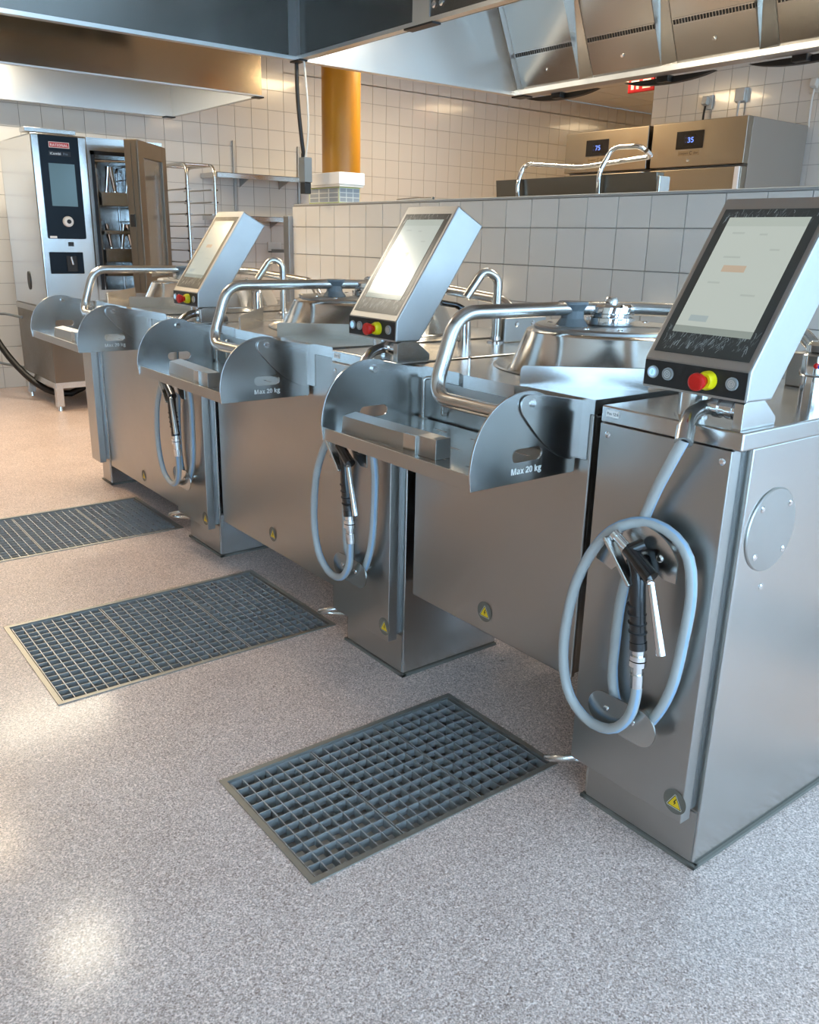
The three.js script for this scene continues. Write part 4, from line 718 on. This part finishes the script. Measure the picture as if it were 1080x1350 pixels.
// ------------------------------------------------------------ fridges, sockets, sign at the back wall
function fridge(x0, x1, label, digits, dx) {
  const zf = -4.62, t = thing('upright_fridge', label, 'fridge', [(x0 + x1) / 2, 0, (zf + ZB) / 2 + 0.02]), w = (x1 - x0) / 2, f = zf - (zf + ZB) / 2 - 0.02;
  part(t, 'body', B(-w, w, 0.12, 2.1, -0.4, f - 0.07, 0.004), M.fridgeSide);
  part(t, 'top_fascia', B(-w, w, 1.78, 2.1, f - 0.07, f, 0.006), M.fridge);
  const d = part(t, 'door', B(-w + 0.004, w - 0.004, 0.14, 1.762, f - 0.068, f, 0.006), M.fridge);
  part(d, 'door_handle', B(w - 0.05, w - 0.012, 0.3, 1.76, f, f + 0.02, 0.004), M.white, 'pale grip strip');
  for (const [x, z] of [[-w + 0.06, f - 0.12], [w - 0.06, f - 0.12], [-w + 0.06, -0.34], [w - 0.06, -0.34]]) part(t, 'leg', cyl(V(x, 0, z), V(x, 0.12, z), 0.02), M.black);
  const dp = part(t, 'display_glass', B(dx - 0.12, dx + 0.12, 1.905, 2.03, f, f + 0.004), M.blackGloss, 'black display window');
  decal(dp, 'digits', 0.1, 0.07, new THREE.MeshStandardMaterial({ color: 0x040406, roughness: 0.3, emissive: 0xffffff, emissiveIntensity: 2.2, emissiveMap: canvas(128, 90, (x) => { x.fillStyle = '#000'; x.fillRect(0, 0, 128, 90); x.fillStyle = '#6f92ff'; x.font = 'bold 62px monospace'; x.textAlign = 'center'; x.textBaseline = 'middle'; x.fillText(digits, 76, 46); x.fillStyle = '#26305a'; x.fillRect(12, 22, 16, 6); x.fillRect(12, 60, 16, 6); }) }), [dx, 1.967, f + 0.0046], [0, 0, 0], `blue glowing digits reading ${digits}`);
  decal(t, 'name_plate', 0.19, 0.034, print(256, 46, (x) => { x.fillStyle = '#8a7a62'; x.fillRect(0, 0, 256, 46); x.fillStyle = '#2a221a'; x.font = 'italic bold 26px serif'; x.textBaseline = 'middle'; x.fillText('Compact', 10, 24, 110); x.fillText('line', 186, 24, 60); x.lineWidth = 5; x.strokeStyle = '#2a221a'; x.beginPath(); x.arc(154, 23, 14, 0.7, 5.6); x.stroke(); }, { metalness: 0.4 }), [dx, 1.875, f + 0.001]);
  part(t, 'lock', (() => { const g = lathe([[0, 0.006], [0.012, 0.005], [0.014, 0]], 0, 0, 0, 16); g.rotateX(Math.PI / 2); g.translate(dx, 1.822, f); return g; })(), M.chrome);
}
fridge(-3.885, -3.06, 'upright brownish steel fridge showing 35, beside the back wall sockets', '35', -0.06);
fridge(-4.80, -3.925, 'upright brownish steel fridge showing 75, nearer the passage', '75', -0.08);
[[-4.02, 2.36, 0], [-3.7, 2.385, 1], [-3.07, 2.39, 2], [-2.9, 2.44, 3]].forEach(([x, y, k]) => {
  const t = thing('wall_socket', ['white wall socket with slanted plug nearest the passage', 'plain white socket box on the back wall above the fridges', 'white socket box with pale cable above the fridge edge', 'white wall socket with black cable plugged in above the fridge'][k], 'socket', [x, y, ZB + 0.005]);
  part(t, 'plate', B(-0.05, 0.05, -0.055, 0.055, 0, 0.022, 0.006), M.offWhite);
  if (k !== 1) part(t, 'plug', (() => { const g = B(-0.026, 0.026, -0.03, 0.034, 0, 0.05, 0.008); g.rotateX(-0.3); g.translate(0, 0, 0.02); return g; })(), M.offWhite);
  if (k === 1) part(t, 'cover', B(-0.045, 0.045, -0.05, 0.05, 0.022, 0.05, 0.006), M.offWhite);
  part(t, 'cord', tube([V(0, -0.03, 0.04), V(0, -0.1, 0.05), V(0.0, -0.2, 0.05), V(0, -0.3, 0.04)], 0.009, 8), k === 0 || k === 3 ? M.black : M.offWhite);
});
{
  const t = thing('exit_sign', 'red and white hanging sign at the passage ceiling', 'sign', [-4.95, 2.57, -5.75]);
  part(t, 'panel', B(-0.15, 0.15, 0, 0.13, -0.012, 0.012, 0.003), M.red);
  decal(t, 'pictogram', 0.28, 0.12, print(256, 110, (x) => { x.fillStyle = '#b01020'; x.fillRect(0, 0, 256, 110); x.fillStyle = '#f0e8e2'; x.fillRect(24, 20, 84, 70); x.fillRect(146, 20, 84, 70); x.fillStyle = '#b01020'; x.fillRect(54, 34, 26, 56); x.beginPath(); x.arc(188, 52, 20, 0, 7); x.fill(); }), [0, 0.065, 0.0128]);
  part(t, 'hanger', [cyl(V(-0.1, 0.13, 0), V(-0.1, 0.17, 0), 0.003, 0.003, 6), cyl(V(0.1, 0.13, 0), V(0.1, 0.17, 0), 0.003, 0.003, 6)], M.greyLight);
}
{
  const t = thing('ceiling_vent', 'dark ceiling vent in the passage ceiling', 'vent', [-5.0, H - 0.004, -7.6]);
  part(t, 'frame', B(-0.2, 0.2, -0.006, 0.008, -0.2, 0.2), M.greyLight); for (let k = 0; k < 7; k++) part(t, 'slat', B(-0.18, 0.18, -0.014, -0.006, -0.17 + k * 0.052, -0.14 + k * 0.052), M.steelDark);
}

renderer.render(scene, camera);
